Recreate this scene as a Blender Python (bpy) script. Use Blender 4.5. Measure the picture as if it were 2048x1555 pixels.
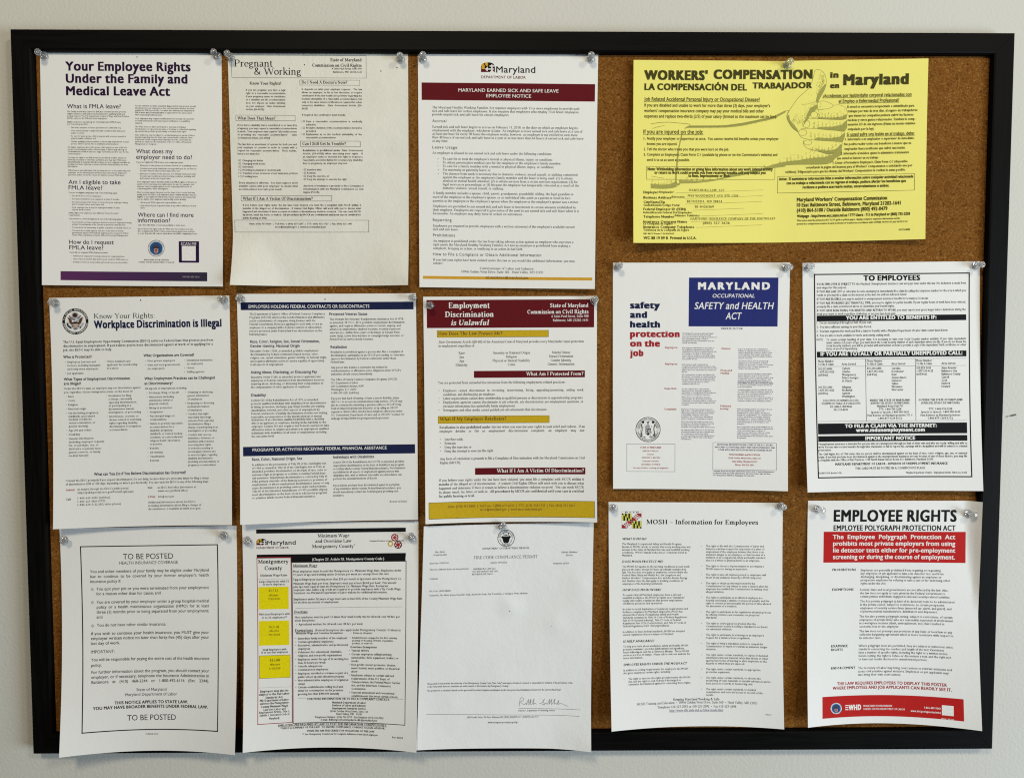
import bpy, bmesh, math, random
import numpy as np
from mathutils import Vector, Matrix
from mathutils.geometry import delaunay_2d_cdt, tessellate_polygon

for o in list(bpy.data.objects): bpy.data.objects.remove(o)
scene = bpy.context.scene
COL = scene.collection
random.seed(7)

# ---------------------------------------------------------------- camera
ZC = 1.50                                   # height of the board's centre
HFOV = math.radians(67.0)
CAM_POS = np.array([-0.01377, -0.96122, ZC + 0.06018])
CAM_ROT = (1.52083432, 0.000135756, -0.00978697)
cam_d = bpy.data.cameras.new("camera"); cam = bpy.data.objects.new("camera", cam_d)
COL.objects.link(cam); cam.location = CAM_POS; cam.rotation_euler = CAM_ROT
cam_d.sensor_fit = 'HORIZONTAL'; cam_d.angle = HFOV
cam_d.clip_start = 0.02; cam_d.clip_end = 60
scene.camera = cam

# ---------------------------------------------------------------- world, lamps, exposure
world = bpy.data.worlds.new("World"); scene.world = world; world.use_nodes = True
bg = world.node_tree.nodes["Background"]
bg.inputs[0].default_value = (0.90, 0.95, 1.0, 1); bg.inputs[1].default_value = 0.08

def area(name, loc, target, sx, sy, power, color, shape='RECTANGLE'):
    l = bpy.data.lights.new(name, 'AREA'); l.shape = shape; l.size = sx
    if shape in ('RECTANGLE', 'ELLIPSE'): l.size_y = sy
    l.energy = power; l.color = color
    o = bpy.data.objects.new(name, l); COL.objects.link(o); o.location = loc
    o.rotation_euler = (Vector(target) - Vector(loc)).to_track_quat('-Z', 'Y').to_euler()
    return o
area("ceiling_lamp", (-0.50, -2.0, ZC + 1.38), (0, 0, ZC - 0.75), 0.42, 0.42, 22, (1.0, 0.885, 0.66), 'DISK')
area("ceiling_lamp", (1.50, -2.1, ZC + 1.38), (0.3, 0, ZC - 0.5), 0.42, 0.42, 19, (1.0, 0.93, 0.78), 'DISK')
area("window_light", (2.9, -1.9, ZC - 0.60), (0, 0, ZC - 0.35), 1.4, 1.5, 94, (0.745, 0.88, 1.0))
vs = scene.view_settings
vs.view_transform = 'Standard'; vs.look = 'None'; vs.exposure = 0.06; vs.gamma = 1.0
scene.cycles.use_denoising = False
scene.cycles.filter_width = 1.15; scene.cycles.use_adaptive_sampling = False
scene.cycles.max_bounces = 10; scene.cycles.transmission_bounces = 8; scene.cycles.transparent_max_bounces = 12
scene.cycles.caustics_refractive = False; scene.cycles.caustics_reflective = False

# ---------------------------------------------------------------- photo geometry -> wall plane
F_PX = 1024 / math.tan(HFOV / 2)
ROT = np.array(cam.rotation_euler.to_matrix())
def ray_plane(u, v, y):
    d = ROT @ np.array([(u - 1024) / F_PX, -(v - 777.5) / F_PX, -1.0])
    t = (y - CAM_POS[1]) / d[1]
    return CAM_POS + t * d
def project(P):
    q = (P - CAM_POS) @ ROT
    return np.stack([1024 - F_PX * q[..., 0] / q[..., 2], 777.5 + F_PX * q[..., 1] / q[..., 2]], -1)

# ---------------------------------------------------------------- materials
def new_mat(name):
    m = bpy.data.materials.new(name); m.use_nodes = True
    nt = m.node_tree; b = nt.nodes["Principled BSDF"]
    return m, nt, b
def N(nt, typ, **kw):
    n = nt.nodes.new(typ)
    for k, v in kw.items():
        if k in n.inputs.keys(): n.inputs[k].default_value = v
        else: setattr(n, k, v)
    return n
def ramp(nt, stops):
    r = nt.nodes.new('ShaderNodeValToRGB'); cr = r.color_ramp
    while len(cr.elements) < len(stops): cr.elements.new(0.5)
    for e, (p, c) in zip(cr.elements, stops):
        e.position = p; e.color = (*c, 1) if len(c) == 3 else c
    return r

def mat_wall():
    m, nt, b = new_mat("painted_wall"); L = nt.links.new
    tc = N(nt, 'ShaderNodeTexCoord')
    n1 = N(nt, 'ShaderNodeTexNoise', Scale=260.0, Detail=3.0, Roughness=0.55)
    n2 = N(nt, 'ShaderNodeTexNoise', Scale=3.0, Detail=4.0)
    L(tc.outputs['Object'], n1.inputs['Vector']); L(tc.outputs['Object'], n2.inputs['Vector'])
    r = ramp(nt, [(0.3, (0.585, 0.572, 0.515)), (0.7, (0.615, 0.602, 0.545))])
    L(n2.outputs['Fac'], r.inputs['Fac']); L(r.outputs['Color'], b.inputs['Base Color'])
    bp = N(nt, 'ShaderNodeBump', Strength=0.32, Distance=0.0016)
    L(n1.outputs['Fac'], bp.inputs['Height']); L(bp.outputs['Normal'], b.inputs['Normal'])
    b.inputs['Roughness'].default_value = 0.62; b.inputs['Specular IOR Level'].default_value = 0.3
    return m
def mat_cork():
    m, nt, b = new_mat("cork"); L = nt.links.new
    tc = N(nt, 'ShaderNodeTexCoord')
    vor = N(nt, 'ShaderNodeTexVoronoi', Scale=760.0); vor.inputs['Randomness'].default_value = 1.0
    vb = N(nt, 'ShaderNodeTexVoronoi', Scale=380.0)
    n1 = N(nt, 'ShaderNodeTexNoise', Scale=900.0, Detail=3.0, Roughness=0.6)
    n3 = N(nt, 'ShaderNodeTexNoise', Scale=5.0, Detail=3.0)
    for n in (vor, vb, n1, n3): L(tc.outputs['Object'], n.inputs['Vector'])
    sep = N(nt, 'ShaderNodeSeparateColor'); L(vor.outputs['Color'], sep.inputs['Color'])
    r1 = ramp(nt, [(0.0, (0.105, 0.037, 0.006)), (0.12, (0.158, 0.060, 0.010)), (0.55, (0.190, 0.076, 0.014)), (0.86, (0.222, 0.093, 0.020)), (1.0, (0.29, 0.145, 0.04))])
    L(sep.outputs[0], r1.inputs['Fac'])
    sep2 = N(nt, 'ShaderNodeSeparateColor'); L(vb.outputs['Color'], sep2.inputs['Color'])
    r2 = ramp(nt, [(0.0, (0.62, 0.60, 0.58)), (0.08, (0.95, 0.94, 0.93)), (0.93, (1.03, 1.03, 1.03)), (1.0, (1.28, 1.32, 1.36))])
    L(sep2.outputs[1], r2.inputs['Fac'])
    mx = N(nt, 'ShaderNodeMix', data_type='RGBA', blend_type='MULTIPLY'); mx.inputs[0].default_value = 1.0
    L(r1.outputs['Color'], mx.inputs[6]); L(r2.outputs['Color'], mx.inputs[7])
    r3 = ramp(nt, [(0.3, (0.88, 0.88, 0.88)), (0.7, (1.08, 1.07, 1.05))]); L(n3.outputs['Fac'], r3.inputs['Fac'])
    mx2 = N(nt, 'ShaderNodeMix', data_type='RGBA', blend_type='MULTIPLY'); mx2.inputs[0].default_value = 1.0
    L(mx.outputs[2], mx2.inputs[6]); L(r3.outputs['Color'], mx2.inputs[7])
    vh = N(nt, 'ShaderNodeTexVoronoi', Scale=42.0); L(tc.outputs['Object'], vh.inputs['Vector'])
    rh = ramp(nt, [(0.0, (0.12, 0.1, 0.09)), (0.030, (0.2, 0.17, 0.15)), (0.045, (1, 1, 1))]); L(vh.outputs['Distance'], rh.inputs['Fac'])
    mx3 = N(nt, 'ShaderNodeMix', data_type='RGBA', blend_type='MULTIPLY'); mx3.inputs[0].default_value = 1.0
    L(mx2.outputs[2], mx3.inputs[6]); L(rh.outputs['Color'], mx3.inputs[7]); L(mx3.outputs[2], b.inputs['Base Color'])
    bp = N(nt, 'ShaderNodeBump', Strength=0.5, Distance=0.0008)
    L(n1.outputs['Fac'], bp.inputs['Height']); L(bp.outputs['Normal'], b.inputs['Normal'])
    b.inputs['Roughness'].default_value = 0.9; b.inputs['Specular IOR Level'].default_value = 0.06
    return m
def mat_black_wood(axis):
    m, nt, b = new_mat("black_stained_wood"); L = nt.links.new
    tc = N(nt, 'ShaderNodeTexCoord'); mp = N(nt, 'ShaderNodeMapping')
    mp.inputs['Scale'].default_value = (18, 300, 300) if axis == 'x' else (300, 300, 18)
    n1 = N(nt, 'ShaderNodeTexNoise', Scale=1.0, Detail=5.0, Roughness=0.65)
    L(tc.outputs['Object'], mp.inputs['Vector']); L(mp.outputs['Vector'], n1.inputs['Vector'])
    r = ramp(nt, [(0.3, (0.0016, 0.0014, 0.0013)), (0.75, (0.005, 0.0045, 0.0043))])
    L(n1.outputs['Fac'], r.inputs['Fac']); L(r.outputs['Color'], b.inputs['Base Color'])
    rr = N(nt, 'ShaderNodeMapRange'); rr.inputs[3].default_value = 0.38; rr.inputs[4].default_value = 0.62
    L(n1.outputs['Fac'], rr.inputs[0]); L(rr.outputs[0], b.inputs['Roughness'])
    bp = N(nt, 'ShaderNodeBump', Strength=0.25, Distance=0.0006)
    L(n1.outputs['Fac'], bp.inputs['Height']); L(bp.outputs['Normal'], b.inputs['Normal'])
    b.inputs['Specular IOR Level'].default_value = 0.06
    return m
def mat_paper(name, col, mottle=0.0, bump=0.15):
    m, nt, b = new_mat(name); L = nt.links.new
    tc = N(nt, 'ShaderNodeTexCoord')
    n1 = N(nt, 'ShaderNodeTexNoise', Scale=340.0, Detail=3.0)
    n2 = N(nt, 'ShaderNodeTexNoise', Scale=22.0, Detail=5.0, Roughness=0.6)
    L(tc.outputs['Object'], n1.inputs['Vector']); L(tc.outputs['Object'], n2.inputs['Vector'])
    k0 = 1 - 0.012 - mottle
    r = ramp(nt, [(0.3, tuple(c * k0 for c in col)), (0.7, col)])
    L(n2.outputs['Fac'], r.inputs['Fac']); L(r.outputs['Color'], b.inputs['Base Color'])
    ad = N(nt, 'ShaderNodeMath', operation='MULTIPLY_ADD'); ad.inputs[1].default_value = 6.0
    L(n2.outputs['Fac'], ad.inputs[0]); L(n1.outputs['Fac'], ad.inputs[2])
    bp = N(nt, 'ShaderNodeBump', Strength=bump, Distance=0.0006)
    L(ad.outputs[0], bp.inputs['Height']); L(bp.outputs['Normal'], b.inputs['Normal'])
    b.inputs['Roughness'].default_value = 0.7; b.inputs['Specular IOR Level'].default_value = 0.22
    return m
INK = {}
INK_RGB = dict(k=(0.007, 0.007, 0.008), s=(0.010, 0.010, 0.012), v=(0.022, 0.006, 0.035), n=(0.011, 0.017, 0.06), b=(0.019, 0.027, 0.155),
    w=(0.80, 0.79, 0.76), r=(0.46, 0.013, 0.011), m=(0.112, 0.006, 0.010), d=(0.34, 0.022, 0.03), g=(0.54, 0.36, 0.014), a=(0.60, 0.33, 0.03),
    y=(0.78, 0.66, 0.005), o=(0.36, 0.34, 0.085), O=(0.25, 0.235, 0.065), e=(0.055, 0.05, 0.01), c=(0.03, 0.10, 0.26), t=(0.10, 0.045, 0.025), l=(0.33, 0.33, 0.35),
    q=(0.5, 0.36, 0.3), x=(0.02, 0.04, 0.025), Y=(0.62, 0.58, 0.10), P=(0.02, 0.005, 0.045), L=(0.035, 0.03, 0.13), f=(0.34, 0.09, 0.09), z=(0.62, 0.62, 0.62))
INK_NAME = dict(k='black', s='grey_black', v='dark_violet', n='navy', b='blue', w='white', r='red', m='maroon', d='crimson', g='gold', a='amber', y='yellow',
    o='olive_tint', O='dark_olive', e='olive_black', c='sea_blue', t='brown', l='grey', q='pink', x='dark_green', Y='pale_yellow', P='purple', L='violet_blue', f='faded_red', z='faint_grey')
def ink(c):
    if c not in INK:
        m, nt, b = new_mat('ink_' + INK_NAME[c]); L = nt.links.new
        col = INK_RGB[c]
        tc = N(nt, 'ShaderNodeTexCoord'); n1 = N(nt, 'ShaderNodeTexNoise', Scale=420.0, Detail=2.0)
        L(tc.outputs['Object'], n1.inputs['Vector'])
        r = ramp(nt, [(0.3, tuple(x * 0.93 for x in col)), (0.7, tuple(min(1, x * 1.07) for x in col))])
        L(n1.outputs['Fac'], r.inputs['Fac']); L(r.outputs['Color'], b.inputs['Base Color'])
        b.inputs['Roughness'].default_value = 0.65; b.inputs['Specular IOR Level'].default_value = 0.1
        INK[c] = m
    return INK[c]
def mat_purple():
    m, nt, b = new_mat('ink_purple_gradient'); L = nt.links.new
    tc = N(nt, 'ShaderNodeTexCoord'); sx = N(nt, 'ShaderNodeSeparateXYZ'); L(tc.outputs['Generated'], sx.inputs[0])
    r = ramp(nt, [(0.0, (0.085, 0.008, 0.085)), (0.45, (0.05, 0.006, 0.075)), (1.0, (0.010, 0.005, 0.032))])
    L(sx.outputs[0], r.inputs['Fac']); L(r.outputs['Color'], b.inputs['Base Color'])
    b.inputs['Roughness'].default_value = 0.55
    return m
INK['u'] = mat_purple(); INK_NAME['u'] = 'purple_gradient'
def mat_clear():
    m, nt, b = new_mat('clear_plastic'); L = nt.links.new
    b.inputs['Base Color'].default_value = (0.97, 0.98, 0.98, 1); b.inputs['Transmission Weight'].default_value = 0.88; b.inputs['Coat Weight'].default_value = 0.6; b.inputs['Coat Roughness'].default_value = 0.08
    b.inputs['IOR'].default_value = 1.49; b.inputs['Roughness'].default_value = 0.035
    tr = N(nt, 'ShaderNodeBsdfTransparent'); mx = N(nt, 'ShaderNodeMixShader'); mx.inputs[0].default_value = 0.40
    out = nt.nodes['Material Output']
    L(b.outputs[0], mx.inputs[1]); L(tr.outputs[0], mx.inputs[2]); L(mx.outputs[0], out.inputs['Surface'])
    return m
def mat_steel():
    m, nt, b = new_mat('steel'); b.inputs['Base Color'].default_value = (0.55, 0.55, 0.56, 1)
    b.inputs['Metallic'].default_value = 1.0; b.inputs['Roughness'].default_value = 0.25
    return m

# ---------------------------------------------------------------- mesh helpers
def mesh_obj(name, verts, faces, mat, parent=None, smooth=False):
    me = bpy.data.meshes.new(name); verts = np.asarray(verts, dtype=np.float64)
    if parent is not None: verts = verts - np.array(parent.location)
    me.from_pydata([tuple(v) for v in verts], [], [tuple(int(i) for i in f) for f in faces])
    me.materials.append(mat)
    if smooth: me.polygons.foreach_set('use_smooth', [True] * len(me.polygons))
    me.update()
    o = bpy.data.objects.new(name, me); COL.objects.link(o)
    if parent is not None: o.parent = parent
    return o
def tri_obj(name, verts, tris, mat, parent):
    """fast path: many triangles"""
    me = bpy.data.meshes.new(name); v = verts - np.array(parent.location)
    n = len(tris)
    me.vertices.add(len(v)); me.vertices.foreach_set('co', v.astype(np.float32).ravel())
    me.loops.add(n * 3); me.loops.foreach_set('vertex_index', tris.astype(np.int32).ravel())
    me.polygons.add(n); me.polygons.foreach_set('loop_start', np.arange(0, n * 3, 3, dtype=np.int32))
    me.update(calc_edges=True); me.validate()
    me.materials.append(mat)
    o = bpy.data.objects.new(name, me); COL.objects.link(o); o.parent = parent
    return o
def empty(name, loc, label, cat, group=None):
    o = bpy.data.objects.new(name, None); COL.objects.link(o); o.location = loc
    o.empty_display_size = 0.03
    o['label'] = label; o['category'] = cat
    if group: o['group'] = group
    return o

# ---------------------------------------------------------------- lettering: sans glyphs from the built-in typeface, roman glyphs drawn here
_fc = bpy.data.curves.new('glyph', 'FONT'); _fo = bpy.data.objects.new('glyph', _fc)
_CAP = 0.682
_adv = {}
def _mesh_text(body, off, res):
    _fc.body = body; _fc.offset = off; _fc.resolution_u = res
    ob = _fo; me = ob.to_mesh(); me.calc_loop_triangles()
    v = np.array([x.co[:2] for x in me.vertices], dtype=np.float64).reshape(-1, 2)
    t = np.array([x.vertices[:] for x in me.loop_triangles], dtype=np.int64).reshape(-1, 3)
    ob.to_mesh_clear()
    return v, t
_HH = None
def advance(ch):
    global _HH
    if ch not in _adv:
        if _HH is None: _HH = _mesh_text('HH', 0, 1)[0][:, 0].max()
        _adv[ch] = (_mesh_text('H' + ch + 'H', 0, 1)[0][:, 0].max() - _HH) / _CAP
    return _adv[ch]
_gl = {}
def union(polys, limit=3.0):
    """outline union of 2-D polygons -> vertices, triangles"""
    vv, ff, k = [], [], 0
    for qd in polys:
        a = sum(qd[i][0] * qd[(i + 1) % len(qd)][1] - qd[(i + 1) % len(qd)][0] * qd[i][1] for i in range(len(qd)))
        if abs(a) < 1e-9: continue
        if a < 0: qd = qd[::-1]
        vv += [Vector((float(x), float(y))) for x, y in qd]; ff.append(list(range(k, k + len(qd)))); k += len(qd)
    r = delaunay_2d_cdt(vv, [], ff, 0, 1e-4)
    P = np.array([(x[0], x[1]) for x in r[0]]); cnt = {}
    A0 = np.array([vv[i] for f in ff for i in f]); B0 = np.array([vv[f[(i + 1) % len(f)]] for f in ff for i in range(len(f))]); st0 = [f[0] for f in ff]
    cen = np.array([P[list(f)].mean(0) for f in r[2]])
    up = (A0[None, :, 1] > cen[:, 1:]) != (B0[None, :, 1] > cen[:, 1:])
    dy = np.where(up, B0[:, 1] - A0[:, 1], 1.0)
    hit = up & (A0[:, 0] + (cen[:, 1:] - A0[:, 1]) * (B0[:, 0] - A0[:, 0]) / dy > cen[:, :1])
    inside = (np.add.reduceat(hit.astype(np.int32), st0, axis=1) % 2).any(1)
    for f, org in zip(r[2], inside):
        if org:
            for i in range(len(f)):
                e = tuple(sorted((f[i], f[(i + 1) % len(f)]))); cnt[e] = cnt.get(e, 0) + 1
    adj = {}
    for (i, j), c in cnt.items():
        if c == 1: adj.setdefault(i, set()).add(j); adj.setdefault(j, set()).add(i)
    # drop outline points that hardly turn
    lim = math.cos(math.radians(limit))
    for q in list(adj):
        if len(adj[q]) != 2: continue
        i, j = adj[q]
        if j in adj[i]: continue
        d1, d2 = P[q] - P[i], P[j] - P[q]; n1, n2 = np.hypot(*d1), np.hypot(*d2)
        if n1 < 1e-6 or n2 < 1e-6 or d1 @ d2 / (n1 * n2) > lim:
            adj[i].discard(q); adj[j].discard(q); adj[i].add(j); adj[j].add(i); del adj[q]
    ids = sorted(adj); new = {o: n for n, o in enumerate(ids)}
    E_ = sorted({tuple(sorted((new[i], new[j]))) for i in adj for j in adj[i]})
    Q = P[ids]
    r = delaunay_2d_cdt([Vector((float(x), float(y))) for x, y in Q], E_, [], 0, 1e-6)
    v = np.array([(x[0], x[1]) for x in r[0]]); t = []
    A = Q[[e[0] for e in E_]]; B_ = Q[[e[1] for e in E_]]
    for f in r[2]:
        for i in range(1, len(f) - 1):
            c = (v[f[0]] + v[f[i]] + v[f[i + 1]]) / 3
            up = (A[:, 1] > c[1]) != (B_[:, 1] > c[1])
            dy = np.where(up, B_[:, 1] - A[:, 1], 1.0)
            xi = A[:, 0] + (c[1] - A[:, 1]) * (B_[:, 0] - A[:, 0]) / dy
            if np.count_nonzero(up & (xi > c[0])) % 2: t.append((f[0], f[i], f[i + 1]))
    return v, np.array(t, dtype=np.int64).reshape(-1, 3)
def thicken(v, t, w, fine):
    ky = 0.42
    if not fine: return union([v[x] + np.array(d) for d in (((w, w * .2), (0, 0), (-w, -w * .2)) if w > 0.03 else ((w, w * .2), (-w, -w * .2))) for x in t], 14)
    sh = [(w, w * ky), (-w, w * ky), (w, -w * ky), (-w, -w * ky), (0, 0)] + ([(w * .5, 0), (-w * .5, 0)] if w > 0.035 else [])
    return union([v[x] + np.array(d) for d in sh for x in t])
XS = 1.115                                   # taller lower case
def sans(ch, w, fine):
    key = ('s', ch, w, fine)
    if key not in _gl:
        if ch == ' ': _gl[key] = (np.zeros((0, 2)), np.zeros((0, 3), int), 0.40); return _gl[key]
        v, t = _mesh_text(ch, 0.0, 3 if fine else 1)
        if w >= (0.002 if fine else 0.0) and len(t): v, t = thicken(v, t, max(0.007, w * (1.35 if w > 0.019 else 0.9)) if fine else 0.0135 + w * 0.72, fine)
        v = v / _CAP
        if len(v) and ch.islower():
            xh = 0.449 / _CAP; y = v[:, 1].copy()
            up = xh * XS + (y - xh) * ((1.04 - xh * XS) / (1.04 - xh))
            v[:, 1] = np.where(y <= xh, y * XS, up)
            v[:, 0] *= 1.05
        a = advance(ch) * (1.05 if ch.islower() else 1.0)
        v[:, 0] += w * 0.9 / _CAP
        _gl[key] = (v, t, a + w * 1.7 / _CAP)
    return _gl[key]
ROMAN = {
'A':'70;t 35 71 11 0;k 34 70 59 0;t 20 24 50 24;s 11 0;s 59 0','B':'60;k 15 0 15 70;t 15 69 32 69;a 30 53 18 16 -90 90;t 15 37 34 37;a 33 18 20 18 -90 90;t 15 1 34 1;s 13 0;s 13 70',
'C':'66;a 37 35 29 34 48 312;t 57 68 57 50','D':'70;k 15 0 15 70;t 15 69 30 69;a 30 35 32 34 -90 90;t 15 1 30 1;s 13 0;s 13 70',
'E':'58;k 15 0 15 70;t 8 69 50 69;t 15 37 38 37;t 8 1 52 1;t 50 70 50 55;t 52 0 53 17;t 38 44 38 29','F':'54;k 15 0 15 70;t 8 69 50 69;t 15 36 38 36;t 50 70 50 54;t 38 44 38 28;s 15 0',
'G':'72;a 37 35 29 34 48 318;k 58 4 58 29;s 58 30;t 57 68 57 50','H':'74;k 15 0 15 70;k 59 0 59 70;t 15 36 59 36;s 15 0;s 59 0;s 15 70;s 59 70','I':'34;k 17 0 17 70;s 17 0;s 17 70',
'J':'38;k 23 70 23 10;a 13 10 10 12 180 360;s 23 70','K':'70;k 15 0 15 70;t 57 70 18 32;k 29 42 60 0;s 15 0;s 15 70;s 57 70;s 60 0','L':'58;k 15 0 15 70;t 8 1 52 1;t 52 0 53 20;s 15 70',
'M':'88;t 15 0 15 70;k 15 70 44 6;t 44 6 73 70;k 74 70 74 0;s 15 0;s 74 0;s 12 70;s 77 70','N':'74;t 14 0 14 70;k 14 70 60 1;t 60 0 60 70;s 14 0;s 11 70;s 60 70','O':'74;a 37 35 30 34 0 360',
'P':'58;k 15 0 15 70;t 15 69 32 69;a 32 51 20 18 -90 90;t 15 33 32 33;s 15 0;s 13 70','Q':'74;a 37 35 30 34 0 360;k 40 10 66 -14','R':'67;k 15 0 15 70;t 15 69 32 69;a 32 53 19 16 -90 90;t 15 37 32 37;k 33 36 60 0;s 15 0;s 13 70;s 61 0',
'S':'54;c 44 58 38 66 27 69 15 65 12 54 18 44 28 37 39 28 44 18 38 5 26 1 14 5 9 15;t 44 69 44 53;t 9 1 9 18','T':'62;k 31 0 31 70;t 6 69 56 69;t 6 70 5 53;t 56 70 57 53;s 31 0',
'U':'72;k 15 70 15 24;a 37 24 22 23 180 360;t 59 24 59 70;s 15 70;s 59 70','V':'68;k 9 70 35 1;t 35 1 59 70;s 9 70;s 59 70','W':'98;k 8 70 30 1;t 30 1 49 66;k 48 68 70 1;t 70 1 92 70;s 8 70;s 92 70;s 48 70',
'X':'70;k 11 70 60 0;t 58 70 11 0;s 11 70;s 60 0;s 58 70;s 11 0','Y':'66;k 8 70 33 34;t 58 70 33 34;k 33 36 33 0;s 8 70;s 58 70;s 33 0','Z':'60;t 8 69 52 69;k 52 69 8 1;t 8 1 54 1;t 8 70 7 54;t 54 0 55 16',
'a':'45;k 33 34 33 7;c 33 34 29 44 20 46 9 40;c 33 27 18 24 9 17 10 5 18 1 26 4 33 12;t 33 6 41 1','b':'51;k 13 74 13 3;a 29 23 17 22 0 360;s 10 74 h','c':'43;a 26 23 18 22 48 312','d':'52;k 39 74 39 0;a 23 23 17 22 0 360;s 36 74 h;s 42 0 h',
'e':'44;a 24 23 18 22 0 312;t 7 26 42 26','f':'32;k 14 0 14 58;c 14 58 17 70 26 74 35 70;t 4 46 29 46;s 14 0','g':'47;a 22 32 13 13 0 360;c 15 20 10 13 12 6 20 3;a 24 -8 17 11 0 360;t 33 42 45 45',
'h':'53;k 13 0 13 74;c 13 34 23 45 33 45 40 35;k 40 36 40 0;s 13 0;s 40 0;s 10 74 h','i':'27;k 14 0 14 46;d 14 64 6;s 14 0;s 11 46 h','j':'27;k 15 46 15 -10;c 15 -10 11 -20 2 -19;d 15 64 6;s 12 46 h','k':'51;k 13 0 13 74;t 39 46 15 20;k 23 28 44 0;s 13 0;s 44 0;s 39 46;s 10 74 h',
'l':'27;k 14 0 14 74;s 14 0;s 11 74 h','m':'80;k 13 0 13 46;c 13 34 23 45 31 45 39 35;k 39 36 39 0;c 39 34 49 45 57 45 66 35;k 66 36 66 0;s 13 0;s 39 0;s 66 0;s 10 46 h','n':'53;k 13 0 13 46;c 13 34 23 45 33 45 40 35;k 40 36 40 0;s 13 0;s 40 0;s 10 46 h',
'o':'47;a 24 23 19 22 0 360','p':'51;k 13 46 13 -21;a 29 23 17 22 0 360;s 13 -21;s 10 46 h','q':'51;k 38 46 38 -21;a 23 23 17 22 0 360;s 38 -21','r':'37;k 13 0 13 46;c 13 32 20 43 31 45;d 31 41 4;s 13 0;s 10 46 h',
's':'39;c 31 37 26 44 18 45 9 41 9 33 18 26 29 20 31 11 26 2 16 1 8 4 6 10;t 31 45 31 34;t 6 1 6 12','t':'31;k 14 60 14 10;c 14 10 16 2 22 1 29 5;t 4 46 27 46','u':'53;k 13 46 13 13;c 13 13 17 2 25 1 38 11;k 39 46 39 0;s 10 46 h;s 36 46 h;s 43 0 h',
'v':'48;k 6 46 24 1;t 24 1 42 46;s 6 46;s 42 46','w':'72;k 6 46 22 1;t 22 1 36 44;k 35 46 51 1;t 51 1 66 46;s 6 46;s 35 46;s 66 46','x':'48;k 8 46 40 0;t 40 46 8 0;s 8 46;s 40 46;s 8 0;s 40 0','y':'48;k 6 46 25 2;t 42 46 22 -14;c 22 -14 16 -21 7 -18;s 6 46;s 42 46','z':'44;t 7 45 38 45;k 38 45 7 1;t 7 1 39 1',
'0':'50;a 25 35 18 34 0 360','1':'50;k 27 0 27 70;t 27 70 14 62;s 27 0','2':'50;c 9 54 14 67 25 69 38 63 40 50 30 32 9 4;k 8 3 43 3','3':'50;c 10 60 22 69 36 65 38 51 24 38;c 24 38 41 34 42 14 30 1 10 6','4':'50;k 35 0 35 70;t 35 70 5 22;t 5 20 47 20;s 35 0',
'5':'50;t 14 68 41 68;t 14 70 12 40;c 12 40 26 44 40 36 40 12 26 1 9 6','6':'50;c 41 67 22 58 9 34 10 14 24 1 39 10 39 30 26 42 11 30','7':'50;t 8 68 44 68;k 44 68 19 0','8':'50;a 25 53 14 16 0 360;a 25 18 17 17 0 360','9':'50;c 9 3 28 12 41 36 40 56 26 69 11 60 11 40 24 28 39 40',
'&':'72;c 60 32 46 8 28 1 11 8 11 24 24 38 36 50 36 63 26 69 17 62 18 50 36 24 62 2','?':'42;c 8 56 16 68 30 67 36 54 28 40 21 32 21 20;d 21 3 5','!':'28;k 14 70 14 22;d 14 3 5','.':'24;d 12 3 5',',':'24;d 12 4 5;t 14 4 9 -10',':':'26;d 13 4 5;d 13 40 5',"'":'20;k 10 72 10 54',
'-':'34;t 6 24 28 24','–':'50;t 2 25 48 25','*':'40;t 20 72 20 48;t 10 66 30 54;t 30 66 10 54','$':'50;c 41 56 34 63 25 65 13 60 11 50 18 42 32 34 40 24 37 9 25 5 14 8 9 17;t 25 74 25 -4','/':'34;t 4 -4 30 72'}
def _spline(p):
    p = np.array(p, float); out = []
    P = np.vstack([2 * p[0] - p[1], p, 2 * p[-1] - p[-2]])
    for i in range(1, len(P) - 2):
        for u in (0, 0.25, 0.5, 0.75):
            a, b, c, d = P[i - 1], P[i], P[i + 1], P[i + 2]
            out.append(0.5 * ((2 * b) + (c - a) * u + (2 * a - 5 * b + 4 * c - d) * u * u + (3 * b - a - 3 * c + d) * u ** 3))
    out.append(P[-2]); return np.array(out)
def _sweep(p, wid, closed=False):
    p = np.array(p, float); n = len(p)
    if closed: tan = np.roll(p, -1, 0) - np.roll(p, 1, 0)
    else:
        tan = np.zeros_like(p); tan[1:-1] = p[2:] - p[:-2]; tan[0] = p[1] - p[0]; tan[-1] = p[-1] - p[-2]
    tan /= np.maximum(np.linalg.norm(tan, axis=1, keepdims=True), 1e-9)
    nor = np.stack([-tan[:, 1], tan[:, 0]], 1)
    w = wid(tan)[:, None] / 2
    l, r = p + nor * w, p - nor * w
    m = n if closed else n - 1
    return [np.array([l[i], l[(i + 1) % n], r[(i + 1) % n], r[i]]) for i in range(m)]
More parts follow.
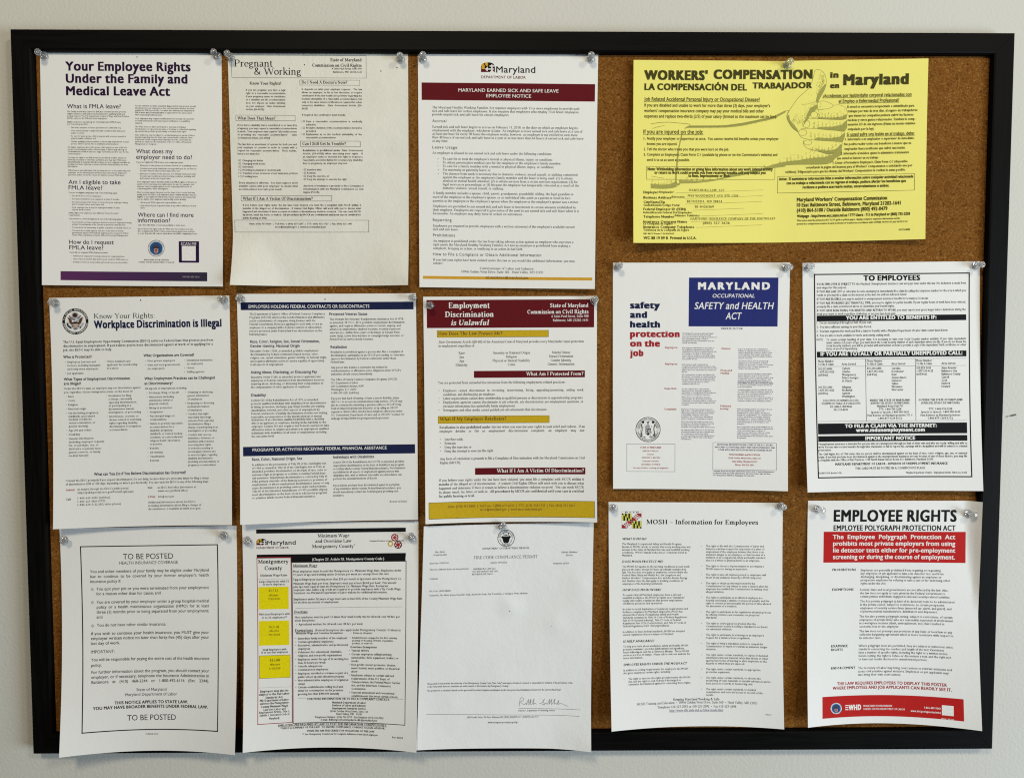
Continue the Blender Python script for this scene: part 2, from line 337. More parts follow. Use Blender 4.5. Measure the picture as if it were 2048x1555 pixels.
def roman(ch, bold, fine):
    key = ('t', ch, bold, fine)
    if key in _gl: return _gl[key]
    if ch == ' ': _gl[key] = (np.zeros((0, 2)), np.zeros((0, 3), int), 0.36); return _gl[key]
    if ch not in ROMAN: return sans(ch, 0.016 if bold else 0.0, fine)
    TK, TN = (14.5, 5.4) if bold else ((9.4, 3.9) if fine else (11.0, 5.0))
    nib = lambda tan: TN + (TK - TN) * np.clip(np.abs(np.sin(np.arctan2(tan[:, 1], tan[:, 0]) - math.radians(12))) * 1.12 - 0.1, 0, 1)
    toks = ROMAN[ch].split(';'); adv = float(toks[0]); quads = []
    for tk in toks[1:]:
        q = tk.split(); k = q[0]
        if k in 'tk':
            n = [float(x) for x in q[1:]]; pts = np.array(n).reshape(-1, 2)
            wv = TK if k == 'k' else TN
            quads += _sweep(pts, lambda tan: np.full(len(tan), wv))
        elif k == 'c': quads += _sweep(_spline(np.array([float(x) for x in q[1:]]).reshape(-1, 2)), nib)
        elif k == 'a':
            cx, cy, rx, ry, a0, a1 = [float(x) for x in q[1:]]
            full = a1 - a0 >= 360; n = 20 if full else max(6, int(abs(a1 - a0) / 18))
            an = np.radians(np.linspace(a0, a1, n + 1))[: n if full else None]
            inset = TK / 2 - 3
            quads += _sweep(np.stack([cx + (rx - inset * 0.5) * np.cos(an), cy + ry * np.sin(an) * (1 - TN / 2 / max(ry, 1) * 0.6)], 1), nib, full)
        elif k == 's':
            x, y = float(q[1]), float(q[2]); hw = (9.5 if not bold else 12.0) * (0.75 if len(q) > 3 else 1)
            y0 = y if y in (0, -21) else y - TN
            quads.append(np.array([[x - hw, y0], [x + hw, y0], [x + hw, y0 + TN], [x - hw, y0 + TN]]))
        elif k == 'd':
            x, y, r = [float(v) for v in q[1:]]; r *= 1.25 if bold else 1
            an = np.linspace(0, 2 * math.pi, 9)[:-1]
            quads.append(np.stack([x + r * np.cos(an), y + r * np.sin(an)], 1))
    v, t = union([q / 70.0 for q in quads], 3.0 if fine else 14)
    v[:, 0] += 0.02 if bold else 0
    _gl[key] = (v, t, (adv + (4 if bold else 0)) / 70.0)
    return _gl[key]
def glyph(ch, font, w, fine):
    if font == 't': return roman(ch, w > 0.012, fine)
    return sans(ch, w, fine)

# ---------------------------------------------------------------- a sheet of paper pinned to the board
CORK_Y = -0.010
GAP = 0.0006
TEXT_PARTS = {'headline', 'section_heading', 'body_text', 'typed_entry'}
JOINED = {'seal', 'logo', 'illustration', 'flag_emblem', 'gear_emblem', 'signature'}
class Sheet:
    call = 0; txt = False
    def __init__(self, name, label, corners, top=(0, 0, 0), bot=(4, 2, 4), mat=None, cat='notice', wave=0.15, seed=0, power=1.8, fold=None, curl=None, edge=None):
        """corners: where the photo shows TL, TR, BR, BL; top / bot: how far (mm) the sheet stands off the cork at left, middle, right"""
        self.top, self.bot, self.power, self.fold, self.wave, self.curl, self.edge = top, bot, power, fold, wave * 1e-3, curl, edge
        rs = np.random.RandomState(seed + 11)
        self.ph = rs.uniform(0, 6.28, 6); self.fr = rs.uniform(0.7, 1.5, 6)
        q = np.array(corners, float).reshape(4, 2)
        st = [(0, 0), (1, 0), (1, 1), (0, 1)]
        self.C = np.array([ray_plane(u, v, CORK_Y - GAP - self.lift(np.array([s]), np.array([t]))[0])[[0, 2]] for (u, v), (s, t) in zip(q, st)])
        self.W = 0.5 * (np.linalg.norm(self.C[1] - self.C[0]) + np.linalg.norm(self.C[2] - self.C[3]))
        self.H = 0.5 * (np.linalg.norm(self.C[3] - self.C[0]) + np.linalg.norm(self.C[2] - self.C[1]))
        self.pxm = 0.5 * (np.linalg.norm(q[1] - q[0]) + np.linalg.norm(q[2] - q[3])) / self.W
        m = (self.C[0] + self.C[1]) / 2
        self.root = empty(name, (m[0], CORK_Y - GAP, m[1]), label, cat)
        self.parts = {}; self.n = 0; self.nf = 0; self.part = 'body_text'; self.crop = (0, 0, 1); self.col = 'k'
        self.mat = mat
        self.build_sheet()
    def lift(self, s, t):
        def quad(a, s):
            l, m, r = [x * 1e-3 for x in a]
            return l * (1 - s) * (1 - 2 * s) + m * 4 * s * (1 - s) + r * s * (2 * s - 1)
        s = np.asarray(s, float); t = np.asarray(t, float)
        sc, tc = np.clip(s, 0, 1), np.clip(t, 0, 1)
        d = quad(self.top, sc) * (1 - tc) ** 2 + quad(self.bot, sc) * tc ** self.power
        if self.fold: d = d + self.fold * 1e-3 * np.abs(sc - 0.5) * 2
        if self.curl:
            for (cs, ct, amt, rad) in self.curl:
                r = np.hypot(sc - cs, (tc - ct) * 1.29) / rad
                d = d + amt * 1e-3 * np.clip(1 - r, 0, 1) ** 1.45
        if self.edge: d = np.maximum(d, self.edge[1] * 1e-3 * np.clip((sc - self.edge[0]) / (1 - self.edge[0]), 0, 1) ** 1.3)
        w = 0
        for i in range(3):
            w = w + np.sin(self.fr[i] * 7 * sc + self.ph[i] + 2.2 * tc * self.fr[i + 3]) * np.sin(self.fr[i + 3] * 6 * tc + self.ph[i + 3])
        return np.maximum(d + self.wave * w * np.clip(tc * 5, 0, 1), 0)
    def at(self, s, t, off=0.0):
        s = np.asarray(s, float); t = np.asarray(t, float)
        C = self.C; a = (1 - s) * (1 - t); b = s * (1 - t); c = s * t; d = (1 - s) * t
        x = a * C[0, 0] + b * C[1, 0] + c * C[2, 0] + d * C[3, 0]
        z = a * C[0, 1] + b * C[1, 1] + c * C[2, 1] + d * C[3, 1]
        return np.stack([x, CORK_Y - GAP - self.lift(s, t) - off, z], -1)
    def inv(self, u, v):
        s = t = 0.5
        for _ in range(5):
            P = project(self.at(np.array([s, s + 1e-4, s]), np.array([t, t, t + 1e-4])))
            r = np.array([u, v]) - P[0]
            J = np.stack([(P[1] - P[0]), (P[2] - P[0])], 1) / 1e-4
            ds = np.linalg.solve(J, r); s += ds[0]; t += ds[1]
        return s, t
    def px(self, X, Y):
        ox, oy, k = self.crop
        return self.inv(ox + X / k, oy + Y / k)
    def build_sheet(self):
        nu, nv = 47, 60
        S, T = np.meshgrid(np.linspace(0, 1, nu), np.linspace(0, 1, nv))
        if self.fold:
            pass
        f = self.at(S.ravel(), T.ravel(), 0.0); b = self.at(S.ravel(), T.ravel(), -0.00014)
        n = nu * nv; V = np.vstack([f, b]); F = []
        for j in range(nv - 1):
            for i in range(nu - 1):
                a = j * nu + i
                F.append((a, a + nu, a + nu + 1, a + 1)); F.append((n + a, n + a + 1, n + a + nu + 1, n + a + nu))
        rim = [i for i in range(nu)] + [j * nu + nu - 1 for j in range(1, nv)] + [(nv - 1) * nu + i for i in range(nu - 2, -1, -1)] + [j * nu for j in range(nv - 2, 0, -1)]
        for i in range(len(rim)):
            p, q = rim[i], rim[(i + 1) % len(rim)]
            F.append((p, q, n + q, n + p))
        o = mesh_obj('paper_sheet', V, F, self.mat, self.root, smooth=True)
        o.data.set_sharp_from_angle(angle=math.radians(40))
    # ---- printing
    def Z(self, *c): self.crop = c; return self
    def P(self, part): self.part = part; self.call += 1; self.txt = False; return self
    def fine_tris(self, st, tris, lim=0.006):
        """split long triangles so that print follows the bent sheet"""
        st = [tuple(p) for p in st]; todo = [tuple(t) for t in tris]; out = []; mid = {}
        sc = np.array([self.W, self.H])
        def m(i, j):
            k = (i, j) if i < j else (j, i)
            if k not in mid: st.append(((st[i][0] + st[j][0]) / 2, (st[i][1] + st[j][1]) / 2)); mid[k] = len(st) - 1
            return mid[k]
        while todo:
            a, b, c = todo.pop()
            L = [math.hypot((st[i][0] - st[j][0]) * self.W, (st[i][1] - st[j][1]) * self.H) for i, j in ((a, b), (b, c), (c, a))]
            if max(L) <= lim: out.append((a, b, c)); continue
            k = L.index(max(L))
            if k == 1: a, b, c = b, c, a
            if k == 2: a, b, c = c, a, b
            q = m(a, b); todo += [(a, q, c), (q, b, c)]
        return np.array(st), np.array(out)
    def push(self, st, tris, col):
        if not len(tris): return
        if self.part in JOINED: self.n += 1; off = 0.00004 + self.nf * 0.000006 + self.n * (0.0000016 if self.part == 'illustration' else 0.000004)
        elif self.txt: off = 0.00006 + self.nf * 0.000006 + (0.00024 if self.root['category'] == 'poster' else 0)
        else: self.nf += 1; off = 0.00004 + self.nf * 0.000006
        P = self.at(st[:, 0], st[:, 1], off)
        nm = self.part if not self.txt or self.part in TEXT_PARTS else self.part + '_text'
        d = self.parts.setdefault((nm, col, 0 if self.part in JOINED else self.call), [[], [], 0])
        d[0].append(P); d[1].append(np.asarray(tris) + d[2]); d[2] += len(P)
    def _layout(self, text, font, w, bw):
        """-> list of (glyph, x, shear) , width ; * toggles bold, ~ toggles italic, spaces recorded"""
        out = []; x = 0.0; bold = False; it = False; spaces = []
        for ch in text:
            if ch == '\x01': bold = not bold; continue
            if ch == '\x02': it = not it; continue
            g = glyph(ch, font, bw if bold else w, self.fine)
            if ch == ' ': spaces.append(len(out))
            out.append((g, x, it)); x += g[2] + self.track
        return out, x - self.track, spaces
    fine = True; track = 0.0
    def _emit(self, out, s0, t0, kx, hc, col, extra=None, shear=0.0):
        VS, TS, k = [], [], 0
        for i, (g, x, it) in enumerate(out):
            v, tr, _ = g
            if not len(tr): continue
            sh = 0.2 if it else shear
            e = extra[i] if extra is not None else 0.0
            gx = (x + v[:, 0] + v[:, 1] * sh) * kx * hc + e
            VS.append(np.stack([s0 + gx / self.W, t0 - v[:, 1] * hc / self.H], 1)); TS.append(tr + k); k += len(v)
        if VS: self.push(np.vstack(VS), np.vstack(TS), col)
    def T(self, X0, Y, X1, h, text, w=0.0, f='s', c=None, shear=0.0, track=0.0, al='L', ul=False):
        """one line of text from X0 to X1 (crop pixels) on baseline Y with capital height h"""
        self.call += 1; self.txt = True
        c = c or self.col; k = self.crop[2]; hc = h / k / self.pxm
        self.fine = h / k > 5.0; self.track = track
        ff = f if (f != 't' or h / k > 4.2) else 's'
        text = text.replace('*', '\x01') if '\\*' not in text else text.replace('\\*', '*')
        out, wn, _ = self._layout(text, ff, w, w + 0.02)
        self.track = 0.0
        if X1 is not None:
            s0, t0 = self.px(X0, Y); s1, _ = self.px(X1, Y)
            ink_ = [o for o in out if len(o[0][1])]
            lo = ink_[0][1] + ink_[0][0][0][:, 0].min(); hi = ink_[-1][1] + ink_[-1][0][0][:, 0].max()
            kx = (s1 - s0) * self.W / ((hi - lo) * hc); s0 -= lo * kx * hc / self.W
        else:
            s0, t0 = self.px(X0, Y); kx = 1.0
            if al == 'C': s0 -= wn * hc / 2 / self.W
            if al == 'R': s0 -= wn * hc / self.W
        self._emit(out, s0, t0, kx, hc, c, shear=shear)
        if ul: self.line_st(s0, t0 + 0.18 * hc / self.H, s0 + wn * kx * hc / self.W, t0 + 0.18 * hc / self.H, 0.09 * hc, c)
    def CT(self, XC, Y, width, h, text, **kw): self.T(XC - width / 2, Y, XC + width / 2, h, text, **kw)
    def B(self, X0, X1, Y, pitch, h, text, w=0.004, f='s', c=None, j=False, bo=None, g=1.0, shear=0.0, al='L'):
        """a block of lines; the longest runs from X0 to X1"""
        self.call += 1; self.txt = True
        c = c or self.col; k = self.crop[2]; hc = h / k / self.pxm; self.fine = h / k > 5.0
        ff = f if (f != 't' or h / k > 4.2) else 's'
        rows = []; y = Y
        for ln in text.strip('\n').split('\n'):
            if not ln.strip(): y += pitch * g; continue
            bul = ln.startswith('•'); ln2 = ln[1:].strip() if bul else ln.rstrip()
            rows.append((y, bul, ln2.replace('*', '\x01').replace('~', '\x02'))); y += pitch
        lay = [self._layout(r[2], ff, w, w + 0.022) for r in rows]
        wmax = max(l[1] for l in lay)
        sA, _ = self.px(X0, Y); sB, _ = self.px(X1, Y); L = (sB - sA) * self.W
        kx = L / (wmax * hc)
        if kx > 1.25 and not j: kx = 1.25
        for (yy, bul, tx), (out, wn, sp) in zip(rows, lay):
            s0, t0 = self.px(X0, yy); extra = None
            if al == 'C': s0 = s0 + (L - wn * kx * hc) / 2 / self.W
            if al == 'R': s0 = s0 + (L - wn * kx * hc) / self.W
            if j and wn > 0.8 * wmax and sp:
                add = (L - wn * kx * hc) / len(sp); extra = []; a = 0
                for i in range(len(out)):
                    extra.append(a)
                    if i in sp: a += add
            self._emit(out, s0, t0, kx, hc, c, extra, shear)
            if bul:
                sb, tb = self.px(X0 - (bo or 18), yy)
                g_ = glyph('•', 's', 0.0, False)
                self._emit([(g_, 0, False)], sb, tb, 1.0, hc, c)
        return y
    def rect_st(self, s0, t0, s1, t1, c):
        nx = max(2, int(abs(s1 - s0) * self.W / 0.005) + 1); ny = max(2, int(abs(t1 - t0) * self.H / 0.005) + 1)
        S, T = np.meshgrid(np.linspace(s0, s1, nx), np.linspace(t0, t1, ny))
        tr = []
        for j in range(ny - 1):
            for i in range(nx - 1):
                a = j * nx + i; tr += [(a, a + nx, a + nx + 1), (a, a + nx + 1, a + 1)]
        self.push(np.stack([S.ravel(), T.ravel()], 1), np.array(tr), c)
    def R(self, X0, Y0, X1, Y1, c='k'):
        self.call += 1; self.txt = False
        s0, t0 = self.px(X0, Y0); s1, t1 = self.px(X1, Y1)
        a, _ = self.px(X0, Y1); self.rect_st((s0 + a) / 2, t0, s1, t1, c)
    def line_st(self, s0, t0, s1, t1, lw, c):
        a = np.array([s0 * self.W, t0 * self.H]); b = np.array([s1 * self.W, t1 * self.H]); L = np.linalg.norm(b - a)
        n = max(2, int(L / 0.005) + 1); d = (b - a) / max(L, 1e-9); nn = np.array([-d[1], d[0]]) * lw / 2
        u = np.linspace(0, 1, n)[:, None]; p = a + (b - a) * u
        V = np.vstack([p + nn, p - nn]) / np.array([self.W, self.H]); tr = []
        for i in range(n - 1): tr += [(i, n + i, n + i + 1), (i, n + i + 1, i + 1)]
        self.push(V, np.array(tr), c)
    def LN(self, X0, Y0, X1, Y1, lw=2.0, c='k'):
        self.call += 1; self.txt = False
        self.line_st(*self.px(X0, Y0), *self.px(X1, Y1), lw / self.crop[2] / self.pxm, c)
    def BX(self, X0, Y0, X1, Y1, lw=2.0, c='k'):
        """outline of a rectangle"""
        self.call += 1; self.txt = False
        s0, t0 = self.px(X0, Y0); s1, t1 = self.px(X1, Y1); w = lw / self.crop[2] / self.pxm
        a, b = w / self.W / 2, w / self.H / 2
        for q in ((s0 - a, t0, s1 + a, t0), (s0 - a, t1, s1 + a, t1), (s0, t0 + b, s0, t1 - b), (s1, t0 + b, s1, t1 - b)): self.line_st(*q, w, c)
    def PG(self, pts, c='k'):
        """filled polygon, points in crop pixels"""
        self.call += 1; self.txt = False
        st = np.array([self.px(x, y) for x, y in pts])
        tr = tessellate_polygon([[Vector((p[0], p[1], 0)) for p in st]])
        self.push(*self.fine_tris(st, [t for t in tr]), c)
    def ST(self, pts, lw, c='k', smooth=True, taper=False):
        """brush stroke along points"""
        self.call += 1; self.txt = False
        p = np.array(pts, float).reshape(-1, 2)
        if smooth and len(p) > 2: p = _spline(p)
        n = len(p); tan = np.gradient(p, axis=0); tan /= np.maximum(np.linalg.norm(tan, axis=1, keepdims=True), 1e-9)
        nor = np.stack([-tan[:, 1], tan[:, 0]], 1); w = np.full((n, 1), lw / 2.0)
        if taper: w = w * np.sqrt(np.clip(np.sin(np.linspace(0.12, math.pi - 0.12, n)), 0.05, 1))[:, None]
        V = np.vstack([p + nor * w, p - nor * w]); tr = []
        for i in range(n - 1): tr += [(i, n + i, n + i + 1), (i, n + i + 1, i + 1)]
        self.push(self.aff(V), np.array(tr), c)
    def aff(self, V):
        """affine crop->sheet map, good over a small patch"""
        c = V.mean(0); o = np.array(self.px(*c)); e = 20.0
        jx = (np.array(self.px(c[0] + e, c[1])) - o) / e; jy = (np.array(self.px(c[0], c[1] + e)) - o) / e
        return o + (V - c)[:, :1] * jx + (V - c)[:, 1:] * jy
    def RG(self, cx, cy, r0, r1, c='k', a0=0, a1=360, ry=None):
        """ring / disc / arc band (r0 = 0 for a disc)"""
        self.call += 1; self.txt = False
        n = max(12, int(abs(a1 - a0) / 9)); an = np.radians(np.linspace(a0, a1, n + 1)); k = (ry or 1.0)
        o = np.stack([cx + r1 * np.cos(an), cy - r1 * k * np.sin(an)], 1); i = np.stack([cx + r0 * np.cos(an), cy - r0 * k * np.sin(an)], 1)
        V = np.vstack([o, i]); m = n + 1; tr = []
        for q in range(n): tr += [(q, m + q, m + q + 1), (q, m + q + 1, q + 1)]
        self.push(*self.fine_tris(self.aff(V), tr), c)
    def ARC(self, cx, cy, r, h, text, mid, w=0.0, c='k', inside=False, span=None, f='s'):
        """text round a circle; mid = angle of its middle (deg, counter-clockwise from right)"""
        self.fine = False; out, wn, _ = self._layout(text, f, w, w)
        k = h; tot = wn * k / r
        kx = math.radians(span) / tot if span else 1.0
        VS, TS, b = [], [], 0
        for g, x, _ in out:
            v, tr, adv = g
            if not len(tr): continue
            xm = (x + adv / 2 - wn / 2) * k * kx; 
            if inside: a = math.radians(mid) + xm / r; ca, sa = math.sin(a), -math.cos(a); R = r
            else: a = math.radians(mid) - xm / r
            lx = (v[:, 0] - adv / 2) * k * kx; ly = v[:, 1] * k
            if inside:
                rad = r - ly; X = cx + rad * np.cos(a) - lx * math.sin(a); Yc = cy - (rad * np.sin(a) + lx * math.cos(a))
            else:
                rad = r + ly; X = cx + rad * np.cos(a) + lx * math.sin(a); Yc = cy - (rad * np.sin(a) - lx * math.cos(a))
            VS.append(np.stack([X, Yc], 1)); TS.append(tr + b); b += len(v)
        if VS: self.push(self.aff(np.vstack(VS)), np.vstack(TS), c)
    def done(self):
        for (part, col, _), d in self.parts.items():
            o = tri_obj(part, np.vstack(d[0]), np.vstack(d[1]), ink(col), self.root)

# ---------------------------------------------------------------- the wall and the board
BW, BH, RAIL, FY = 1.2000, 0.8811, 0.0250, -0.0178
def box(name, x0, x1, y0, y1, z0, z1, mat, parent=None):
    V = [(x, y, z) for x in (x0, x1) for y in (y0, y1) for z in (z0, z1)]
    F = [(0, 1, 3, 2), (4, 6, 7, 5), (0, 4, 5, 1), (2, 3, 7, 6), (0, 2, 6, 4), (1, 5, 7, 3)]
    return mesh_obj(name, V, F, mat, parent)
wall = box('wall', -1.6, 1.6, 0.0, 0.1, 0.2, 2.8, mat_wall()); wall['kind'] = 'structure'
wall['label'] = 'pale beige painted wall with fine orange-peel texture'
M_SCUFF, nt_, b_ = new_mat('scuff_grey'); b_.inputs['Base Color'].default_value = (0.10, 0.095, 0.085, 1); b_.inputs['Roughness'].default_value = 0.8
def scuff(pts, widths):
    c = np.array([ray_plane(u, v, -0.0004) for u, v in pts]); V, F = [], []
    for i, (p, w) in enumerate(zip(c, widths)): V += [p + np.array([0, 0, w]), p - np.array([0, 0, w])]
    for i in range(len(c) - 1): F.append((2 * i, 2 * i + 1, 2 * i + 3, 2 * i + 2))
    mesh_obj('scuff_mark', V, F, M_SCUFF, wall)
scuff([(2011, 833.3), (2015, 832.4), (2018, 832)], [0.0001, 0.0006, 0.0002])
scuff([(2018.8, 831.5), (2022, 831), (2026, 830), (2031, 829), (2033, 828.7)], [0.0002, 0.0008, 0.0011, 0.0010, 0.0003])

board = empty('bulletin_board', (0, 0, ZC - BH / 2), 'wide cork bulletin board with black wooden frame hung on the pale wall', 'bulletin board')
M_WX, M_WZ = mat_black_wood('x'), mat_black_wood('z')
box('backing_panel', -BW / 2 + 0.006, BW / 2 - 0.006, -0.0038, -0.0005, ZC - BH / 2 + 0.006, ZC + BH / 2 - 0.006, M_WX, board)
ix, iz = BW / 2 - RAIL - 0.0003, BH / 2 - RAIL - 0.0003
box('cork_panel', -ix, ix, CORK_Y, -0.0041, ZC - iz, ZC + iz, mat_cork(), board)
prof = [(0.0, -0.004), (0.0, FY + 0.0012), (0.0004, FY + 0.0004), (0.0013, FY), (RAIL - 0.0030, FY), (RAIL - 0.0012, FY + 0.0007), (RAIL, FY + 0.0030), (RAIL, -0.004)]
def rail(side):
    hx, hz = BW / 2, BH / 2; V = []; e = 0.00012
    for end in (-1, 1):
        for w, y in prof:
            if side in 'TB':
                sg = 1 if side == 'T' else -1; V.append((end * (hx - w - e), y, ZC + sg * (hz - w)))
            else:
                sg = 1 if side == 'R' else -1; V.append((sg * (hx - w), y, ZC + end * (hz - w - e)))
    n = len(prof); F = [(i, (i + 1) % n, n + (i + 1) % n, n + i) for i in range(n)] + [tuple(range(n))[::-1], tuple(range(n, 2 * n))]
    o = mesh_obj('frame_rail', V, F, M_WX if side in 'TB' else M_WZ, board)
    bm = bmesh.new(); bm.from_mesh(o.data); bmesh.ops.recalc_face_normals(bm, faces=bm.faces); bm.to_mesh(o.data); bm.free()
for s_ in 'TBLR': rail(s_)

# ---------------------------------------------------------------- papers
PW = mat_paper('white_paper', (0.80, 0.79, 0.765))
PC = mat_paper('creased_copy_paper', (0.76, 0.745, 0.67), 0.05, 0.45)
PB = mat_paper('bright_white_paper', (0.80, 0.805, 0.80), 0.01, 0.3)
PY = mat_paper('yellow_paper', (0.84, 0.765, 0.19), 0.01)

# === 1 family and medical leave
S = Sheet('notice', 'family and medical leave rights notice with dark violet headline and purple bar at foot', (79.5, 99, 442.8, 101.5, 445.7, 572.8, 83.8, 569.8), bot=(6, 3, 5), mat=PW, seed=1)
S.Z(60, 80, 5.12); S.col = 'v'
S.P('headline'); S.T(362, 313, 1645, 88, 'Your Employee Rights', w=.03); S.T(367, 438, 1613, 88, 'Under the Family and', w=.03); S.T(370, 565, 1436, 88, 'Medical Leave Act', w=.03)
S.P('section_heading'); S.T(378, 700, 930, 42, 'What is FMLA leave?', w=.012); S.T(1088, 1160, 1462, 42, 'What does my', w=.012); S.T(1088, 1219, 1660, 42, 'employer need to do?', w=.012)
S.col = 's'; S.P('body_text')
S.B(380, 1015, 741, 22.8, 15, """The Family and Medical Leave Act (FMLA) is a federal law that provides
eligible employees with *job-protected leave* for qualifying family and
medical reasons. The U.S. Department of Labor's Wage and Hour Division
(WHD) enforces the FMLA for most employees.

Eligible employees can take *up to 12 workweeks* of FMLA leave
in a 12-month period for:""", g=.65)
S.B(418, 1012, 905, 23.4, 15, """•The birth, adoption or foster placement of a child with you,

•Your serious mental or physical health condition that makes you
unable to work,

•To care for your spouse, child or parent with a serious mental or
physical health condition, and

•Certain qualifying reasons related to the foreign deployment of your
spouse, child or parent who is a military servicemember.""", g=.36, bo=22)
S.B(386, 1022, 1105, 22.8, 15, """An eligible employee who is the spouse, child, parent or next of kin of a
covered servicemember with a serious injury or illness *may take up to*
*26 workweeks* of FMLA leave in a single 12-month period to care for the
servicemember.

You have the right to use FMLA leave in *one block of time*. When it is
medically necessary or otherwise permitted, you may take FMLA leave
*intermittently in separate blocks of time, or on a reduced schedule* by
working less hours each day or week. Read Fact Sheet #28M(c) for more
information.""", g=.66)
S.B(1076, 1700, 682, 23, 15, """You *do not have to share a medical diagnosis* but must provide enough
information to your employer so they can determine whether the leave
qualifies for FMLA protection. You *must also inform your employer if*
*FMLA leave was previously taken* or approved for the same reason
when requesting additional leave.

Your *employer may request certification* from a health care provider
to verify medical leave and may request certification of a qualifying
exigency.

The FMLA does not affect any federal or state law prohibiting
discrimination or supersede any state or local law or collective bargaining
agreement that provides greater family or medical leave rights.

State employees may be subject to certain limitations in pursuit of direct
lawsuits regarding leave for their own serious health conditions. Most
federal and certain congressional employees are also covered by the
law but are subject to the jurisdiction of the U.S. Office of Personnel
Management or Congress.""", g=.66)
S.B(1090, 1570, 1259, 23, 15, "If you are eligible for FMLA leave, your *employer must*:")
S.Z(60, 330, 5.12)
S.B(390, 1030, 62, 23, 15, """FMLA leave is *not paid leave*, but you may choose, or be required by your
employer, to use any employer-provided paid leave if your employer's
paid leave policy covers the reason for which you need FMLA leave.""")
S.B(1126, 1715, 12, 23.5, 15, """•Allow you to take job-protected time off work for a qualifying reason,

•Continue your group health plan coverage while you are on leave on
the same basis as if you had not taken leave, and

•Allow you to return to the same job, or a virtually identical job with
the same pay, benefits and other working conditions, including shift
and location, at the end of your leave.""", g=.32, bo=20)
S.B(1095, 1710, 180, 23.2, 15, """Your *employer cannot interfere with your FMLA rights* or threaten or
punish you for exercising your rights under the law. For example, your
employer cannot retaliate against you for requesting FMLA leave or
cooperating with a WHD investigation.

After becoming aware that your need for leave is for a reason that may
qualify under the FMLA, your *employer must confirm whether you are*
*eligible* or not eligible for FMLA leave. If your employer determines that
you are eligible, your *employer must notify you in writing*:""", g=.62)
S.B(1132, 1700, 391, 23, 15, """•About your FMLA rights and responsibilities, and

•How much of your requested leave, if any, will be FMLA-protected
leave.""", g=.38, bo=20)
S.B(394, 895, 290, 23, 15, "You are an *eligible employee* if *all* of the following apply:")
S.B(430, 1000, 323, 23, 15, """•You work for a covered employer,

•You have worked for your employer at least 12 months,

•You have at least 1,250 hours of service for your employer during
the 12 months before your leave, and

•Your employer has at least 50 employees within 75 miles
of your work location.""", g=.38, bo=22)
S.B(396, 945, 497, 23, 15, """Airline flight crew employees have different "hours of service"
requirements.

You work for a *covered employer* if *one* of the following applies:""", g=.62)
S.B(432, 1040, 592, 23, 15, """•You work for a private employer that had at least 50 employees during
at least 20 workweeks in the current or previous calendar year,

•You work for an elementary or public or private secondary school, or

•You work for a public agency, such as a local, state or federal
government agency. Most federal employees are covered by Title II
of the FMLA, administered by the Office of Personnel Management.""", g=.36, bo=22)
S.B(402, 800, 900, 23, 15, "Generally, *to request FMLA leave you must*:")
S.B(440, 1008, 938, 23, 15, """•Follow your employer's normal policies for requesting leave,

•Give notice at least 30 days before your need for FMLA leave, or

•If advance notice is not possible, give notice as soon as possible.""", g=.34, bo=22)
S.B(1104, 1595, 622, 23, 15, "Call *1-866-487-9243* or visit *dol.gov/fmla* to learn more.")
S.B(1104, 1715, 661, 23.2, 15, """If you believe your rights under the FMLA have been violated, you may
file a complaint with WHD or file a private lawsuit against your employer
in court. *Scan the QR code to learn about our WHD complaint process.*""")
S.T(1168, 977, 1420, 14, 'WAGE AND HOUR DIVISION', w=.03); S.T(1112, 1001, 1478, 14, 'UNITED STATES DEPARTMENT OF LABOR', w=.006)
S.col = 'v'; S.P('section_heading')
S.T(395, 194, 928, 42, 'Am I eligible to take', w=.012); S.T(395, 251, 742, 42, 'FMLA leave?', w=.012)
S.T(1104, 530, 1675, 42, 'Where can I find more', w=.012); S.T(1104, 587, 1436, 42, 'information?', w=.012)
S.T(402, 808, 858, 42, 'How do I request', w=.012); S.T(402, 864, 752, 42, 'FMLA leave?', w=.012)
S.P('seal')
def dol_seal(S, x, y, r, ring='w'):
    S.RG(x, y, 0, r, 'n'); S.RG(x, y, 0, r * .95, ring); S.RG(x, y, 0, r * .78, 'c')
    S.ARC(x, y, r * .82, r * .10, 'DEPARTMENT OF LABOR', 90, c='n', span=170); S.ARC(x, y, r * .90, r * .10, 'UNITED STATES OF AMERICA', 270, c='n', inside=True, span=150)
    S.PG([(x - .28 * r, y + .05 * r), (x + .26 * r, y + .05 * r), (x + .24 * r, y + .45 * r), (x, y + .68 * r), (x - .25 * r, y + .45 * r)], 'q')
    S.PG([(x - .22 * r, y + .1 * r), (x + .2 * r, y + .1 * r), (x + .12 * r, y + .42 * r), (x - .16 * r, y + .42 * r)], 'f')
    S.PG([(x - .1 * r, y + .3 * r), (x + .12 * r, y + .3 * r), (x + .05 * r, y + .58 * r), (x - .08 * r, y + .58 * r)], 'f')
    S.ST([(x - .35 * r, y - .3 * r), (x - .1 * r, y - .08 * r), (x, y), (x + .12 * r, y - .1 * r), (x + .33 * r, y - .32 * r)], .1 * r, 't')
    S.PG([(x - .12 * r, y - .42 * r), (x + .1 * r, y - .42 * r), (x + .06 * r, y - .15 * r), (x - .08 * r, y - .15 * r)], 't')
dol_seal(S, 1292, 852, 85)
S.P('scan_panel'); S.R(1524, 780, 1732, 1000, 'P'); S.R(1555, 828, 1698, 980, 'w'); S.T(1546, 822, 1703, 31, 'SCAN ME', c='w')
S.P('foot_bar'); S.R(313, 1086, 1815, 1190, 'u'); S.T(1560, 1152, 1735, 16, 'WH1420 REV 04/23', c='l')
S.Z(60, 80, 5.12); S.P('pin_hole'); S.RG(1096, 176, 0, 6); S.done()

